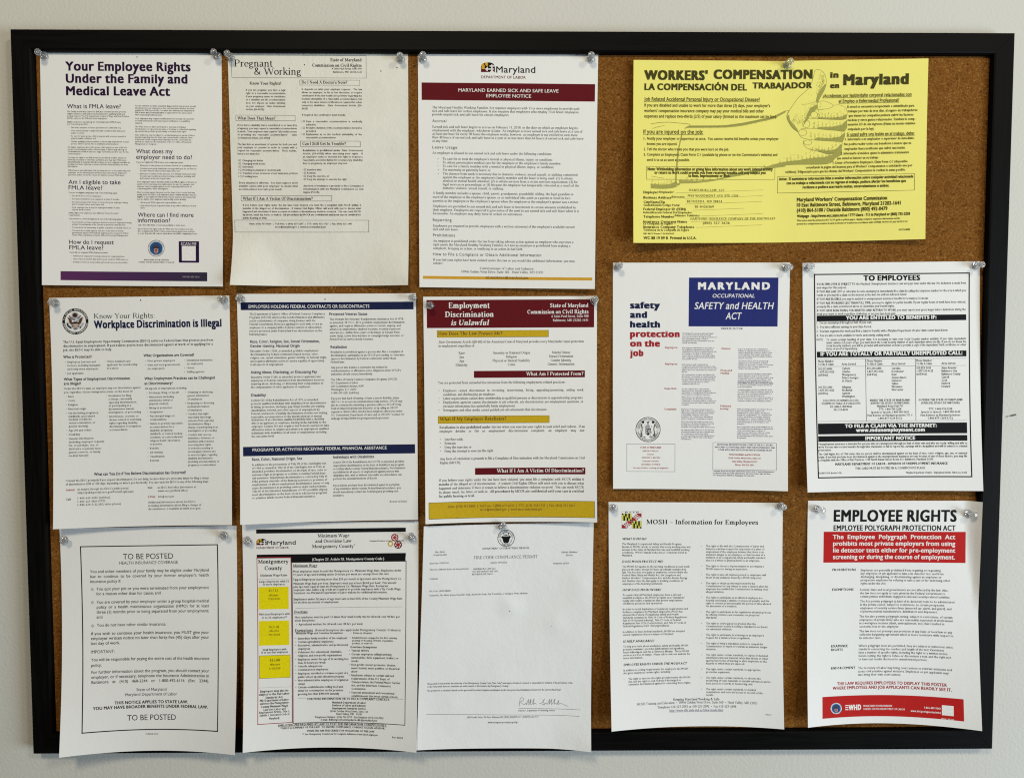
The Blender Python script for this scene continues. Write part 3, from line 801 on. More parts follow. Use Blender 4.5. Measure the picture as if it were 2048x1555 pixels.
# === 2 pregnant & working
S = Sheet('notice', 'creased cream pregnancy rights notice with thin ruled boxes and a curled lower corner', (455, 102.5, 816, 104.4, 816, 569.8, 459.5, 569.6), bot=(3, 1, 4), mat=PC, seed=2, wave=.28, power=2.6, curl=[(0, 1, 15, .30), (1, 1, 8, .28)])
S.Z(440, 80, 5.12)
S.P('border'); S.BX(114, 156, 1498, 392, 3); S.BX(816, 411, 1432, 466, 3); S.BX(162, 771, 771, 828, 3); S.BX(824, 1037, 1438, 1092, 3)
S.P('headline'); S.T(148, 274, 540, 70, 'Pregnant', f='t'); S.T(352, 356, 830, 70, '& Working', f='t')
S.P('section_heading'); S.T(1130, 220, 1450, 31, 'State of Maryland', f='t', w=.02); S.T(945, 275, 1450, 31, 'Commission on Civil Rights', f='t', w=.02)
S.T(306, 458, 626, 29, 'Know Your Rights!', f='t', w=.02); S.T(837, 448, 1304, 29, "Do I Need A Doctor's Note?", f='t', w=.02)
S.T(180, 815, 568, 29, 'What Does That Mean?', f='t', w=.02); S.T(845, 1076, 1290, 29, 'Can I Still Get In Trouble?', f='t', w=.02)
S.P('body_text')
S.T(1146, 304, 1452, 18, '4 Saint Paul Street, Suite 900'); S.T(1158, 338, 1452, 18, 'Baltimore, MD 21202-1631')
S.B(266, 670, 522, 33, 18, """If you are pregnant, you have a legal
right to a reasonable accommodation
if your pregnancy causes or contributes
to a disability and the accommodation
does not impose an undue hardship
on your employer.  ~State Government~
~Article, §20-609(b)~""", j=True)
S.B(837, 1455, 514, 33, 18, """It depends on what your employer requests.  The law
allows an employer, at his or her discretion, to require
certification from your health care provider regarding the
medical advisability of a reasonable accommodation, but
only to the same extent certification is required for other
temporary disabilities.  ~State Government Article, §20-~
~609(f)~""", j=True)
S.B(840, 1288, 777, 33, 18, "If required, the certification must include:")
S.B(882, 1456, 844, 33, 18, """Date a reasonable accommodation is medically
advisable.
Probable duration of the accommodation should be
provided.
Explanation as to the medical advisability of the
reasonable accommodation.""", j=True)
for y in (844, 910, 976): S.T(838, y, 868, 18, '1 □')
S.B(180, 788, 881, 32.6, 18, """If you have a disability that is contributed to or caused by
pregnancy, you may request a reasonable accommodation
at work.  Your employer must explore "all possible means
of providing the reasonable accommodation."  ~State~
~Government Article, §20-609(d)~

The law lists an assortment of options for both you and
your employer to consider in order to comply with a
request for reasonable accommodation.  These include,
but are not limited to:""", j=True, g=1.0)
S.B(848, 1462, 1140, 33, 18, """*Retaliation is prohibited under* ~State Government~
~Article, §20-609(h)~ when exercising your rights.  If
an employer seeks to exercise her right to request a
reasonable accommodation for a temporary disability
due to pregnancy, an employer may not:""", j=True)
S.B(228, 462, 1243, 33, 18, "Changing job duties\nChanging work hours")
for y in (1243, 1276, 1308): S.T(186, y, 216, 18, '1 □')
S.Z(440, 330, 5.12)
S.B(231, 798, 28, 32.5, 18, "Relocation\nProviding mechanical or electrical aids\nTransfers to less strenuous or less hazardous positions\nProviding leave")
for y in (60, 92, 127): S.T(191, y, 219, 18, '1 □')
S.B(891, 1304, 58, 32.6, 18, "Interfere with;\nRestrain;\nDeny the exercise; or\nDeny the attempt to exercise the right.")
for y in (58, 91, 124, 156): S.T(850, y, 880, 18, '1 □')
S.B(194, 798, 191, 32.6, 18, """Every situation is different.  You must explore every
available option with your employer  to decide what
accommodation best suits your needs.""", j=True)
S.B(855, 1470, 223, 32.6, 18, """Any form of retaliation is grounds to file a Complaint of
Discrimination with the Maryland Commission on Civil
Rights (MCCR).""", j=True)
S.P('border'); S.BX(217, 314, 1145, 369, 3); S.BX(152, 565, 1524, 687, 3)
S.P('section_heading'); S.T(234, 357, 950, 30, 'What If I Am A Victim Of Discrimination?', f='t', w=.02)
S.P('body_text')
S.B(234, 1444, 419, 33, 18, """If you believe your rights under the law have been violated, you must file a complaint with MCCR *within 6*
*months* of the alleged act of discrimination.  A trained Civil Rights Officer will work with you to discuss what
happened and determine if there is reason to believe a discriminatory violation occurred.  You can reach MCCR
by phone, email, fax, letter, or walk-in.  *All procedures by MCCR are confidential until your case is certified for*
*public hearing or trial.*""", j=True)
S.T(303, 611, 1352, 18, 'Main: (410) 767-8600  |  Toll Free: 1 (800) 637-6247  |  TTY: (410) 333-1737  |  Fax: (410) 333-1841')
S.T(566, 643, 1088, 18, 'mccr@maryland.gov  |  www.mccr.maryland.gov')
S.Z(440, 80, 5.12); S.P('pin_hole')
for x, y in ((865, 256), (1648, 320), (1813, 285)): S.RG(x, y, 0, 6)
S.done()

# === 3 sick and safe leave
def md_logo(S, x, y, w, h):
    """arched flag emblem, lower left at x, y"""
    cx = x + w / 2; r = w / 2
    def arch(x0, x1, y0=0.0, n=8):
        p = []
        for i in range(n + 1):
            u = x0 + (x1 - x0) * i / n; q = (u - .5) * 2; p.append((x + u * w, y - h * (.62 + .38 * math.sqrt(max(0, 1 - q * q)) if True else 1)))
        return p
    S.PG(arch(0, 1) + [(x + w, y), (x, y)], 'k')
    S.PG(arch(.04, .5) + [(x + .5 * w, y - .30 * h), (x + .04 * w, y - .30 * h)], 'a')
    S.PG([(x + .17 * w, y - .86 * h), (x + .27 * w, y - .94 * h), (x + .32 * w, y - .72 * h), (x + .5 * w, y - .52 * h), (x + .5 * w, y - .30 * h), (x + .27 * w, y - .30 * h), (x + .27 * w, y - .68 * h)], 'k')
    S.PG([(x, y - .30 * h), (x + .5 * w, y - .30 * h), (x + .5 * w, y - .1 * h), (x + .64 * w, y), (x, y)], 'm')
    S.PG([(x + .62 * w, y), (x + .72 * w, y - .22 * h), (x + w, y - .22 * h), (x + .97 * w, y)], 'm')
    for (bx, by, bw_, bh_) in ((.74, .46, .09, .62), (.62, .62, .36, .12), (.40, .30, .09, .40), (.30, .31, .62, .11)):
        S.PG([(x + (bx) * w, y - (by - bh_ / 2) * h), (x + (bx + bw_) * w, y - (by - bh_ / 2) * h), (x + (bx + bw_) * w, y - (by + bh_ / 2) * h), (x + bx * w, y - (by + bh_ / 2) * h)], 'w')
    S.PG([(x + .62 * w, y + 2), (x + .74 * w, y - .16 * h), (x + .84 * w, y - .16 * h), (x + .96 * w, y + 2)], 'w')
S = Sheet('notice', 'sick and safe leave notice with dark red title banner and amber bar at foot', (835.6, 103.5, 1196.5, 107, 1189.7, 577.7, 839, 574), bot=(4, 4, 9), mat=PW, seed=3, wave=.22)
S.Z(820, 80, 5.12); S.P('logo'); md_logo(S, 727, 330, 142, 100); S.T(882, 335, 1283, 62, 'Maryland', w=.012); S.T(728, 394, 1185, 27, 'DEPARTMENT OF LABOR', w=.016, c='m')
S.P('title_banner'); S.R(119, 436, 1893, 632, 'm'); S.T(496, 530, 1520, 33, 'MARYLAND EARNED SICK AND SAFE LEAVE', w=.004, c='w'); S.T(782, 588, 1240, 33, 'EMPLOYEE NOTICE', w=.004, c='w')
S.P('body_text'); S.col = 'k'
S.B(226, 1735, 702, 35.5, 24, """The Maryland Healthy Working Families Act requires employers with 15 or more employees to provide paid
sick and safe leave for certain employees. It also requires that employers who employ 14 or fewer employees
provide unpaid sick and safe leave for certain employees.""", f='t')
S.B(228, 1778, 900, 36, 24, """Earned sick and safe leave begins to accrue on February 11, 2018, or the date on which an employee begins
employment with the employer, whichever is later. An employee accrues earned sick and safe leave at a rate of
at least one hour for every 30 hours the employee works; however, an employee is not entitled to earn more
than 40 hours of earned sick and safe leave in a year or accrue more than 64 hours of earned sick and safe leave
at any time.""", f='t')
S.B(228, 1455, 1167, 36, 24, "An employee is allowed to use earned sick and safe leave under the following conditions:", f='t')
S.B(333, 1548, 1228, 37.5, 24, "•To care for or treat the employee's mental or physical illness, injury, or condition;\n•To obtain preventative medical care for the employee or the employee's family member;\n•To care for a family member with a mental or physical illness, injury, or condition;", f='t', bo=52)
S.P('section_heading'); S.T(228, 842, 372, 27, 'Accrual', w=.004, track=.08); S.T(230, 1112, 484, 27, 'Leave Usage', w=.004, track=.08)
S.Z(820, 330, 5.12)
S.T(234, 576, 426, 29, 'Reporting', w=.004, track=.08); S.T(236, 732, 460, 29, 'Prohibitions', w=.004, track=.08); S.T(236, 926, 1344, 29, 'How to File a Complaint or Obtain Additional Information', w=.004, track=.08)
S.P('body_text')
S.B(335, 826, 60, 37, 24, "•For maternity or paternity leave; or", f='t', bo=52)
S.B(335, 1733, 100, 36.6, 24, """•The absence from work is necessary due to domestic violence, sexual assault, or stalking committed
against the employee or the employee's family member and the leave is being used: (1) to obtain
medical or mental health attention; (2) to obtain services from a victim services organization; (3) for
legal services or proceedings; or (4) because the employee has temporarily relocated as a result of the
domestic violence, sexual assault, or stalking.""", f='t', bo=52)
S.B(232, 1732, 297, 40, 24, """A family member includes a spouse, child, parent, grandparent, grandchild, sibling, the legal guardian or
ward of the employee or the employee's spouse, or an individual who acted as a parent or stood in loco
parentis to the employee or the employee's spouse when the employee or the employee's spouse was a minor.""", f='t')
S.B(233, 1730, 432, 37, 24, """Employees are permitted to use earned sick and safe leave in increments in certain amounts established by
their employer. Employees are required to give notice of the need to use earned sick and safe leave when it is
foreseeable. An employer may deny leave in certain circumstances.""", f='t')
S.B(234, 1686, 632, 36, 24, "Employers are required to provide employees with a written statement of the employee's available earned\nsick and safe leave.", f='t')
S.B(235, 1674, 787, 37.5, 24, """An employer is prohibited under the law from taking adverse action against an employee who exercises a
right under the Maryland Healthy Working Families Act and an employee is prohibited from making a
complaint, bringing an action, or testifying in an action in bad faith.""", f='t')
S.B(235, 1690, 980, 34, 24, "If you feel your rights have been violated under this law or you would like additional information, you may\ncontact:", f='t')
S.T(716, 1068, 1268, 24, 'Commissioner of Labor and Industry', f='t'); S.T(526, 1102, 1364, 24, '10946 Golden West Drive, Suite 160 - Hunt Valley, MD 21031', f='t')
S.P('foot_bar'); S.R(133, 1134, 1866, 1182, 'a'); S.P('body_text'); S.T(774, 1158, 1214, 22, 'ssl.assistance@maryland.gov', f='t', ul=True)
S.done()

# === 4 workers' compensation
S = Sheet('poster', "wide yellow workers' compensation poster with centre fold and printed thumbs-up hand", (1267.2, 120, 1857, 117.2, 1850.8, 478, 1266.9, 485.6), bot=(11, 0, 4), mat=PY, seed=4, fold=6.0, wave=.12, cat='poster')
S.P('illustration')
def hatch(S, poly, n, lw, c, ang=70, seed=0, ln=26):
    """soft pencil shading: short strokes scattered inside a band along a path"""
    rs = random.Random(seed); p = _spline(np.array(poly, float)[:, :2]); wd = np.interp(np.linspace(0, 1, len(p)), np.linspace(0, 1, len(poly)), [q[2] for q in poly])
    V, Tn, k = [], [], 0
    for _ in range(n):
        i = rs.randrange(len(p)); x, y = p[i] + np.array([rs.uniform(-12, 12), 0]); y += (abs(rs.gauss(0, .55)) * -1 + .35) * wd[i]
        a = math.radians(ang + rs.uniform(-14, 14)); l = ln * rs.uniform(.5, 1.1) / 2; w = lw * rs.uniform(.6, 1.2) / 2
        dx, dy = math.cos(a) * l, -math.sin(a) * l; nx, ny = math.sin(a) * w, math.cos(a) * w
        V += [(x - dx, y - dy), (x + nx, y + ny), (x + dx, y + dy), (x - nx, y - ny)]; Tn += [(k, k + 1, k + 2), (k, k + 2, k + 3)]; k += 4
    V = np.array(V); pts = S.aff(V)
    # spread the strokes over thin layers so that crossing strokes never lie in one plane
    st = pts.reshape(-1, 4, 2)
    for m in range(6):
        sel = st[m::6].reshape(-1, 2); n4 = len(sel) // 4
        S.push(sel, np.array([t for q in range(n4) for t in ((4 * q, 4 * q + 1, 4 * q + 2), (4 * q, 4 * q + 2, 4 * q + 3))]), c)
S.Z(1550, 100, 6.4)
# shaded undersides (flat tint), then contour lines, then hatching
tint = 'o'
for band in ([(150, 850), (178, 935), (228, 1005), (300, 1056), (285, 1010), (235, 950), (190, 890), (182, 830)],
             [(545, 860), (720, 868), (860, 855), (915, 820), (915, 885), (850, 898), (720, 894), (545, 884)],
             [(560, 985), (720, 985), (850, 960), (915, 900), (920, 985), (885, 1045), (780, 1034), (640, 1022), (540, 1008)],
             [(540, 1120), (700, 1130), (830, 1110), (885, 1060), (892, 1100), (862, 1175), (800, 1174), (640, 1164), (500, 1152)],
             [(520, 1270), (650, 1290), (780, 1270), (852, 1200), (852, 1255), (822, 1325), (700, 1334), (560, 1304)],
             [(545, 560), (600, 480), (640, 440), (652, 440), (640, 495), (600, 572), (562, 640), (545, 690), (520, 660)],
             [(360, 960), (420, 800), (455, 740), (540, 700), (545, 750), (470, 800), (430, 880), (350, 985)]):
    S.PG(band, tint)
ol = 'O'
for pts, lw in (([(0, 872), (60, 832), (110, 795), (150, 782), (182, 776)], 9), ([(182, 776), (240, 690), (300, 610), (380, 540), (440, 480), (475, 400), (495, 330), (510, 268), (560, 255), (618, 288), (650, 350), (656, 420), (640, 492), (600, 572), (562, 640), (546, 700), (550, 762)], 7),
    ([(340, 702), (420, 692), (500, 672), (546, 648)], 4), ([(552, 664), (620, 654), (690, 675), (745, 712), (690, 750), (600, 760), (552, 772)], 6), ([(580, 672), (590, 710), (570, 750)], 4), ([(745, 712), (820, 705), (890, 730), (920, 772), (922, 830), (908, 882)], 6),
    ([(462, 805), (520, 772), (600, 764), (690, 750)], 5), ([(430, 876), (560, 881), (720, 891), (850, 891), (908, 882)], 7), ([(360, 925), (395, 895), (430, 878)], 5), ([(330, 1006), (480, 1006), (640, 1021), (780, 1032), (880, 1042), (920, 985), (916, 900)], 7),
    ([(300, 1060), (342, 1122), (480, 1152), (640, 1163), (800, 1173), (862, 1172), (892, 1095), (882, 1044)], 7), ([(362, 1160), (372, 1220), (420, 1262), (560, 1302), (700, 1333), (820, 1322), (852, 1252), (862, 1174)], 7),
    ([(182, 776), (152, 850), (180, 932), (230, 1002), (300, 1054)], 13), ([(220, 900), (245, 950), (262, 1000)], 4), ([(855, 1320), (850, 1345)], 6)): S.ST(pts, lw * .75, ol)
for x, y, rx, ry in ((500, 830, 44, 40), (400, 948, 46, 48), (354, 1058, 54, 38), (420, 1186, 50, 32)): S.ST([(x + rx * math.cos(a), y - ry * math.sin(a)) for a in np.linspace(0, 2 * math.pi, 15)], 4.5, ol)
hatch(S, [(530, 560, 120), (590, 450, 120), (620, 380, 90)], 90, 4, tint, seed=1); hatch(S, [(240, 880, 120), (330, 900, 160), (430, 800, 160), (520, 720, 120)], 150, 4, tint, seed=2)
hatch(S, [(560, 850, 80), (720, 860, 90), (880, 850, 110)], 130, 4, tint, seed=3); hatch(S, [(500, 980, 70), (700, 990, 80), (880, 980, 110)], 130, 4, tint, seed=4)
hatch(S, [(460, 1120, 70), (660, 1130, 80), (850, 1110, 100)], 120, 4, tint, seed=5); hatch(S, [(480, 1265, 60), (640, 1290, 60), (830, 1240, 90)], 100, 4, tint, seed=6)
hatch(S, [(560, 380, 60), (600, 330, 70), (620, 420, 60)], 30, 3, tint, ang=10, seed=7)
S.Z(1550, 300, 6.4)
S.PG([(-10, 205), (100, 192), (300, 184), (500, 184), (650, 178), (722, 156), (772, 100), (840, 60), (852, -5), (800, 0), (740, 60), (640, 90), (500, 100), (300, 130), (150, 150), (60, 172), (-10, 182)], 'o')
S.ST([(0, 212), (100, 196), (300, 186), (500, 186), (650, 180), (722, 158), (772, 102), (842, 62), (855, -5)], 5, ol)
hatch(S, [(60, 165, 60), (250, 130, 80), (450, 100, 90), (650, 80, 110), (780, 40, 90)], 240, 4, 'o', seed=8); S.ST([(560, 10), (620, 40), (700, 60)], 4, ol); S.ST([(600, -10), (660, 20), (750, 40)], 4, ol)
S.Z(1250, 100, 6.4)
S.PG([(2055, 775), (1900, 852), (1700, 895), (1500, 935), (1300, 962), (1100, 968), (830, 968), (780, 990), (762, 1012), (800, 998), (1100, 996), (1300, 994), (1500, 972), (1700, 928), (1900, 884), (2055, 800)], 'o')
S.ST([(2050, 786), (1900, 866), (1700, 906), (1500, 946), (1300, 974), (1100, 980), (840, 980), (790, 990), (762, 1010)], 9, ol, taper=True)
S.ST([(330, 950), (430, 932), (560, 926), (700, 938), (818, 950), (832, 974)], 6, ol); S.ST([(345, 1008), (430, 984), (510, 966)], 5, ol, taper=True)
S.ST([(728, 1085), (712, 1150), (690, 1250), (672, 1330)], 14, 'o'); hatch(S, [(900, 985, 30), (1300, 985, 30), (1800, 905, 40)], 60, 4, 'o', seed=9)
S.Z(1250, 300, 6.4)
S.ST([(680, 20), (664, 200), (652, 370), (662, 430), (690, 440), (700, 425)], 18, 'o'); S.ST([(650, 380), (664, 436), (696, 430)], 6, ol)
S.PG([(690, 385), (900, 395), (1100, 385), (1230, 360), (1350, 310), (1520, 285), (1700, 255), (1900, 185), (2055, 150), (2055, 212), (1900, 232), (1700, 280), (1500, 325), (1300, 358), (1200, 385), (1050, 410), (900, 425), (700, 430)], 'o')
S.PG([(330, 430), (450, 445), (560, 440), (640, 410), (665, 450), (640, 478), (500, 494), (330, 488)], 'o')
S.ST([(330, 488), (500, 494), (640, 476), (692, 440)], 5, ol); hatch(S, [(350, 440, 80), (500, 450, 80), (640, 430, 90)], 110, 4, 'o', ang=88, seed=10); hatch(S, [(720, 390, 50), (1000, 380, 60), (1400, 320, 60), (1900, 220, 60)], 150, 4, 'o', seed=11); S.ST([(340, 335), (420, 350), (500, 362)], 5, 'o')
S.col = 'e'
S.Z(1250, 100, 6.4); S.P('headline'); S.T(246, 380, 1058, 112, "WORKERS'", w=.05); S.T(248, 512, 1560, 78, 'LA COMPENSACIÓN DEL', w=.042)
S.Z(0, 0, 1); S.T(1427, 157.6, 1625, 17, 'COMPENSATION', w=.05); S.T(1504.7, 177.2, 1623.8, 11.3, 'TRABAJADOR', w=.042); S.Z(1250, 100, 6.4)
S.P('body_text'); S.T(246, 652, 1726, 46, 'Job Related Accidental Personal Injury or Occupational Disease?', w=.012, ul=True)
S.B(246, 1946, 727, 70, 38, "If you are disabled and unable to work for more than three (3) days, your employer's\nworkers' compensation insurance company may pay your medical bills and other\nexpenses and replace two-thirds (2/3) of your salary (limited to the maximum set by law).", w=.012)
S.T(236, 1072, 1000, 50, 'If you are injured on the job:', w=.012, ul=True)
S.B(280, 1968, 1150, 68, 33, "Notify your employer or supervisor at once.  You cannot receive full benefits unless your employer\nknows you are injured.\nTell the doctor who treats you that you were hurt on the job.\nComplete an Employee's Claim Form C-1 (available by phone or on the Commission's website) and\nsend it to us as soon as possible.", w=.012)
for y, n_ in ((1150, '1.'), (1287, '2.'), (1356, '3.')): S.T(240, y, 266, 33, n_, w=.012)
S.Z(1250, 300, 6.4); S.P('border'); S.BX(274, 212, 1917, 378, 4.5, 'e'); S.P('body_text')
S.T(290, 262, 1892, 36, 'Note: Withholding information or giving false information about any work related activity', w=.03); S.T(378, 306, 1800, 34, 'or return to work could prevent you from receiving benefits and may subject you', w=.03); S.T(810, 348, 1350, 34, 'to fines, imprisonment or both.', w=.03)
for y, a, x in ((556, 'Employer', 425), (624, 'Business Address', 592), (682, 'City/State/Zip', 516), (772, 'Federal Employer ID (FEIN)', 780), (868, 'Telephone Number', 632), (932, 'Insurance Company Name', 795), (1000, 'Insurance Company Telephone', 885)): S.T(236, y, x, 32, a, w=.02)
for x0, y, x1, a in ((430, 552, 625, '/Empleador'), (592, 614, 762, '/Dirección'), (236, 718, 696, 'Ciudad/Estado/Código Postal'), (236, 812, 858, 'Indentificación Federal Del Empleador'), (634, 852, 958, '/Número Telefónico'), (236, 956, 612, 'La Compañía de Seguro'), (236, 1036, 824, 'Telefónica de la Compañía de Seguro')): S.T(x0, y, x1, 27, a, w=0.0)
S.T(238, 1080, 630, 20, 'MD WCC Form C-24 09/2017', w=.03); S.T(238, 1142, 915, 34, 'WC 88 19 09 B  Printed in U.S.A.', w=.02)
S.P('border')
for q in ((645, 550, 1770, 512), (765, 622, 1765, 585), (770, 694, 1750, 660), (870, 772, 1530, 746), (975, 846, 1765, 814), (845, 918, 1760, 886), (910, 992, 1755, 958)): S.LN(*q, 3.5, 'O')
S.P('typed_entry')
for x0, y, x1, a in ((824, 528, 1272, 'HAMELBURG LAW, LLC'), (800, 600, 1446, '7910 WOODMONT AVE STE 1350'), (794, 672, 1240, 'BETHESDA, MD 20814'), (892, 740, 1136, '30-0426369'), (840, 894, 1922, 'HARTFORD INSURANCE COMPANY OF THE SOUTHEAST'), (998, 948, 1338, '(800) 327-3636')): S.T(x0, y, x1, 28, a, f='t', track=.14)
S.Z(1550, 100, 6.4); S.P('headline'); pass
S.T(706, 358, 812, 70, 'in', w=.045); S.T(704, 490, 820, 62, 'en', w=.045); S.T(872, 450, 1710, 128, 'Maryland', w=.045)
S.P('body_text'); S.T(612, 610, 1746, 42, '¿Accidentes por lesión/daño corporal relacionados con', w=.012, ul=True); S.T(816, 678, 1588, 42, 'el Empleo o Enfermedad Profesional?', w=.012, ul=True)
for x0, y, x1, a in ((922, 744, 1782, 'Si usted se encuentra incapacitado o inhabilitado para'), (930, 801, 1822, 'trabajar por más de tres días, el seguro de trabajadores'), (940, 858, 1772, 'que tienen las compañías pudiera cubrir las facturas'), (930, 914, 1798, 'médicas y otros gastos relacionados. También le comp-'), (930, 970, 1796, 'ensarían 2/3 de sus ingresos (Hasta un monto máximo'), (930, 1030, 1270, 'estipulado por la ley).'),
    (898, 1160, 1784, '1. Informarle a su empleador o supervisor de inmediato.'), (886, 1222, 1740, 'No podría recibir todos sus beneficios a menos que su'), (886, 1282, 1668, 'empleador fuera notificado que sufrió una lesión.')): S.T(x0, y, x1, 31, a, w=.012)
S.T(920, 1104, 1784, 42, 'Si usted sufre una lesión en el trabajo, debe:', w=.012, ul=True)
S.Z(1550, 300, 6.4)
for x0, y, x1, a in ((840, 62, 1716, '2. Informarlo al médico quien le administre tratamiento'), (792, 122, 1330, 'que usted se lesionó en su trabajo.'), (736, 180, 1696, "3. Llenar el formulario Employee's Claim Form C-1 (disponible"), (396, 240, 1756, "consultando la página del Internet para el Workers' Compensation o solicitándo uno por"), (132, 298, 1668, "teléfono). Diligenciarlo para que las oficinas del Workers' Compensation lo reciban lo antes posible.")): S.T(x0, y, x1, 31, a, w=.012)
S.P('border'); S.BX(36, 340, 1784, 514, 4.5, 'e'); S.P('body_text')
S.T(50, 390, 1770, 33, 'Aviso:  El suministrar información falsa u ocultar información sobre cualquier actividad relacionada', w=.03); S.T(148, 442, 1674, 33, 'con su trabajo o relacionada con su regreso al trabajo, pudiera afectar los beneficios que', w=.03); S.T(354, 494, 1462, 33, 'recibiera o pudiera acarrearle multas, encarcelamiento o ambos.', w=.03)
S.T(280, 660, 1434, 46, "Maryland Workers' Compensation Commission", w=.024); S.T(280, 728, 1608, 46, '10 East Baltimore Street, Baltimore, Maryland 21202-1641', w=.024); S.T(280, 796, 1438, 46, '(410) 864-5100 / Outside Baltimore (800) 492-0479', w=.024)
S.T(282, 864, 1726, 34, 'Webpage - http://www.wcc.state.md.us / TTY Users - 711 in Maryland or (800) 735-2258', w=.03)
S.T(282, 914, 1602, 22, 'This notice must be printed on 8.5 "X 14" gold or yellow paper, display complete employer information and be', w=.03); S.T(282, 957, 1694, 22, 'posted in a conspicuous location at each work site or location in accordance with COMAR 14.09.01.02 and 14.09.01.10', w=.03); S.T(1584, 1032, 1728, 26, '00196485', w=0.0)
S.done()

# === 5 workplace discrimination
S = Sheet('notice', 'workplace discrimination notice with round eagle seal and heavy navy headline', (98, 595.6, 458.5, 590.7, 463.8, 1049.5, 106, 1057.7), bot=(17, 8, 11), mat=PW, seed=5)
S.Z(110, 600, 19.44); S.P('seal')
S.RG(793, 828, 0, 508, 'k'); S.RG(793, 832, 0, 405, 'w')
S.ARC(793, 828, 425, 62, 'U.S. EQUAL  EMPLOYMENT', 92, c='w', span=164, w=.01); S.ARC(793, 828, 487, 62, 'OPPORTUNITY  COMMISSION', 270, c='w', inside=True, span=164, w=.01)
S.RG(780, 580, 0, 128, 'l', ry=.86); S.RG(775, 590, 0, 92, 't', ry=.9)
S.PG([(470, 660), (560, 690), (640, 740), (660, 830), (700, 860), (890, 860), (930, 820), (950, 740), (1010, 690), (1100, 645), (1060, 760), (1020, 880), (940, 950), (880, 940), (890, 1040), (800, 1065), (710, 1040), (705, 945), (640, 945), (560, 880), (540, 770)], 't')
S.ST([(550, 610), (610, 680), (690, 720), (730, 770)], 40, 't'); S.ST([(1000, 600), (940, 670), (880, 700)], 36, 't'); S.PG([(715, 860), (885, 860), (870, 915), (730, 915)], 'k'); S.PG([(712, 915), (885, 915), (880, 1030), (800, 1060), (722, 1030)], 'q')
S.ST([(660, 835), (720, 800), (790, 790), (840, 760)], 46, 'w'); S.RG(760, 765, 0, 36, 'l'); S.ST([(480, 890), (500, 980), (560, 1040), (640, 1090)], 70, 'x'); S.ST([(980, 1080), (1040, 1000), (1110, 900)], 52, 'l'); S.ST([(960, 1090), (1010, 1040)], 56, 'x', smooth=False); S.ST([(690, 990), (670, 1040)], 60, 't', smooth=False); S.ST([(910, 990), (930, 1040)], 60, 't', smooth=False)
S.RG(800, 1110, 0, 95, 'l', ry=.5)
S.Z(80, 580, 5.12); S.P('headline'); S.T(553, 292, 1173, 52, 'Know Your Rights:', f='t', c='s'); S.T(553, 390, 1860, 76, 'Workplace Discrimination is Illegal', w=.040, c='n')
S.P('body_text'); S.col = 'k'
S.B(237, 1776, 543, 41, 25, "The U.S. Equal Employment Opportunity Commission (EEOC) enforces Federal laws that protect you from\ndiscrimination in employment. If you believe you've been discriminated against at work or in applying for a\njob, the EEOC may be able to help.", w=.022)
S.P('section_heading')
for x0, y, x1, a in ((238, 697, 530, 'Who is Protected?'), (1060, 682, 1578, 'What Organizations are Covered?'), (244, 925, 920, 'What Types of Employment Discrimination'), (244, 970, 420, 'are Illegal?'), (1070, 918, 1790, 'What Employment Practices can be Challenged'), (1070, 968, 1358, 'as Discriminatory?')): S.T(x0, y, x1, 27, a, w=.024)
S.P('body_text'); S.col = 's'
S.B(281, 620, 746, 36, 20, "•Employees (current and\nformer), including managers\nand temporary employees\n\n•Job applicants", bo=25, g=.2, w=.006); S.B(686, 1000, 739, 35, 20, "•Union members and\napplicants for membership\nin a union", bo=25, w=.006)
S.B(1101, 1436, 733, 37, 20, "•Most private employers\n\n•State and local governments\n(as employers)", bo=25, g=.14, w=.006); S.B(1502, 1768, 727, 36, 20, "•Educational institutions\n(as employers)\n\n•Unions\n\n•Staffing agencies", bo=25, g=.15, w=.006)
S.B(245, 1030, 1018, 37, 20, "Under the EEOC's laws, an employer may not discriminate against\nyou, regardless of your immigration status, on the bases of:", w=.006, shear=.12); S.B(1075, 1505, 1016, 37, 20, "All aspects of employment, including:", w=.006, shear=.12)
S.B(289, 600, 1098, 35, 20, "•Race\n\n•Color\n\n•Religion\n\n•National origin\n\n•Sex (including pregnancy,\nchildbirth, and related", bo=25, g=.21, w=.006)
S.B(702, 1034, 1090, 34, 20, "•Retaliation for filing\na charge, reasonably\nopposing discrimination,\nor participating in a\ndiscrimination lawsuit,\ninvestigation, or proceeding", bo=25, w=.006)
S.B(1116, 1420, 1060, 35, 20, "•Discharge, firing, or lay-off\n\n•Harassment (including\nunwelcome verbal or\nphysical conduct)\n\n•Hiring or promotion", bo=25, g=.21, w=.006); S.B(1510, 1782, 1054, 35.5, 20, "•Obtaining or disclosing\ngenetic information\nof employees\n\n•Requesting or disclosing\nmedical information\nof employees", bo=25, g=.15, w=.006)
S.Z(80, 820, 5.12)
S.B(294, 658, 104, 35, 20, "medical conditions,\nsexual orientation, or\ngender identity)\n\n•Age (40 and older)\n\n•Disability\n\n•Genetic information\n(including employer requests\nfor, or purchase, use, or\ndisclosure of genetic tests,\ngenetic services, or family\nmedical history)", bo=25, g=.2, w=.006)
S.B(710, 1038, 73, 34.2, 20, "•Interference, coercion, or\nthreats related to exercising\nrights regarding disability\ndiscrimination or pregnancy\naccommodation", bo=25, w=.006)
S.B(1126, 1462, 27, 35, 20, "•Assignment\n\n•Pay (unequal wages or\ncompensation)\n\n•Failure to provide reasonable\naccommodation for a\ndisability; pregnancy,\nchildbirth, or related medical\ncondition; or a sincerely-held\nreligious belief, observance\nor practice\n\n•Benefits\n\n•Job training\n\n•Classification\n\n•Referral", bo=25, g=.2, w=.006)
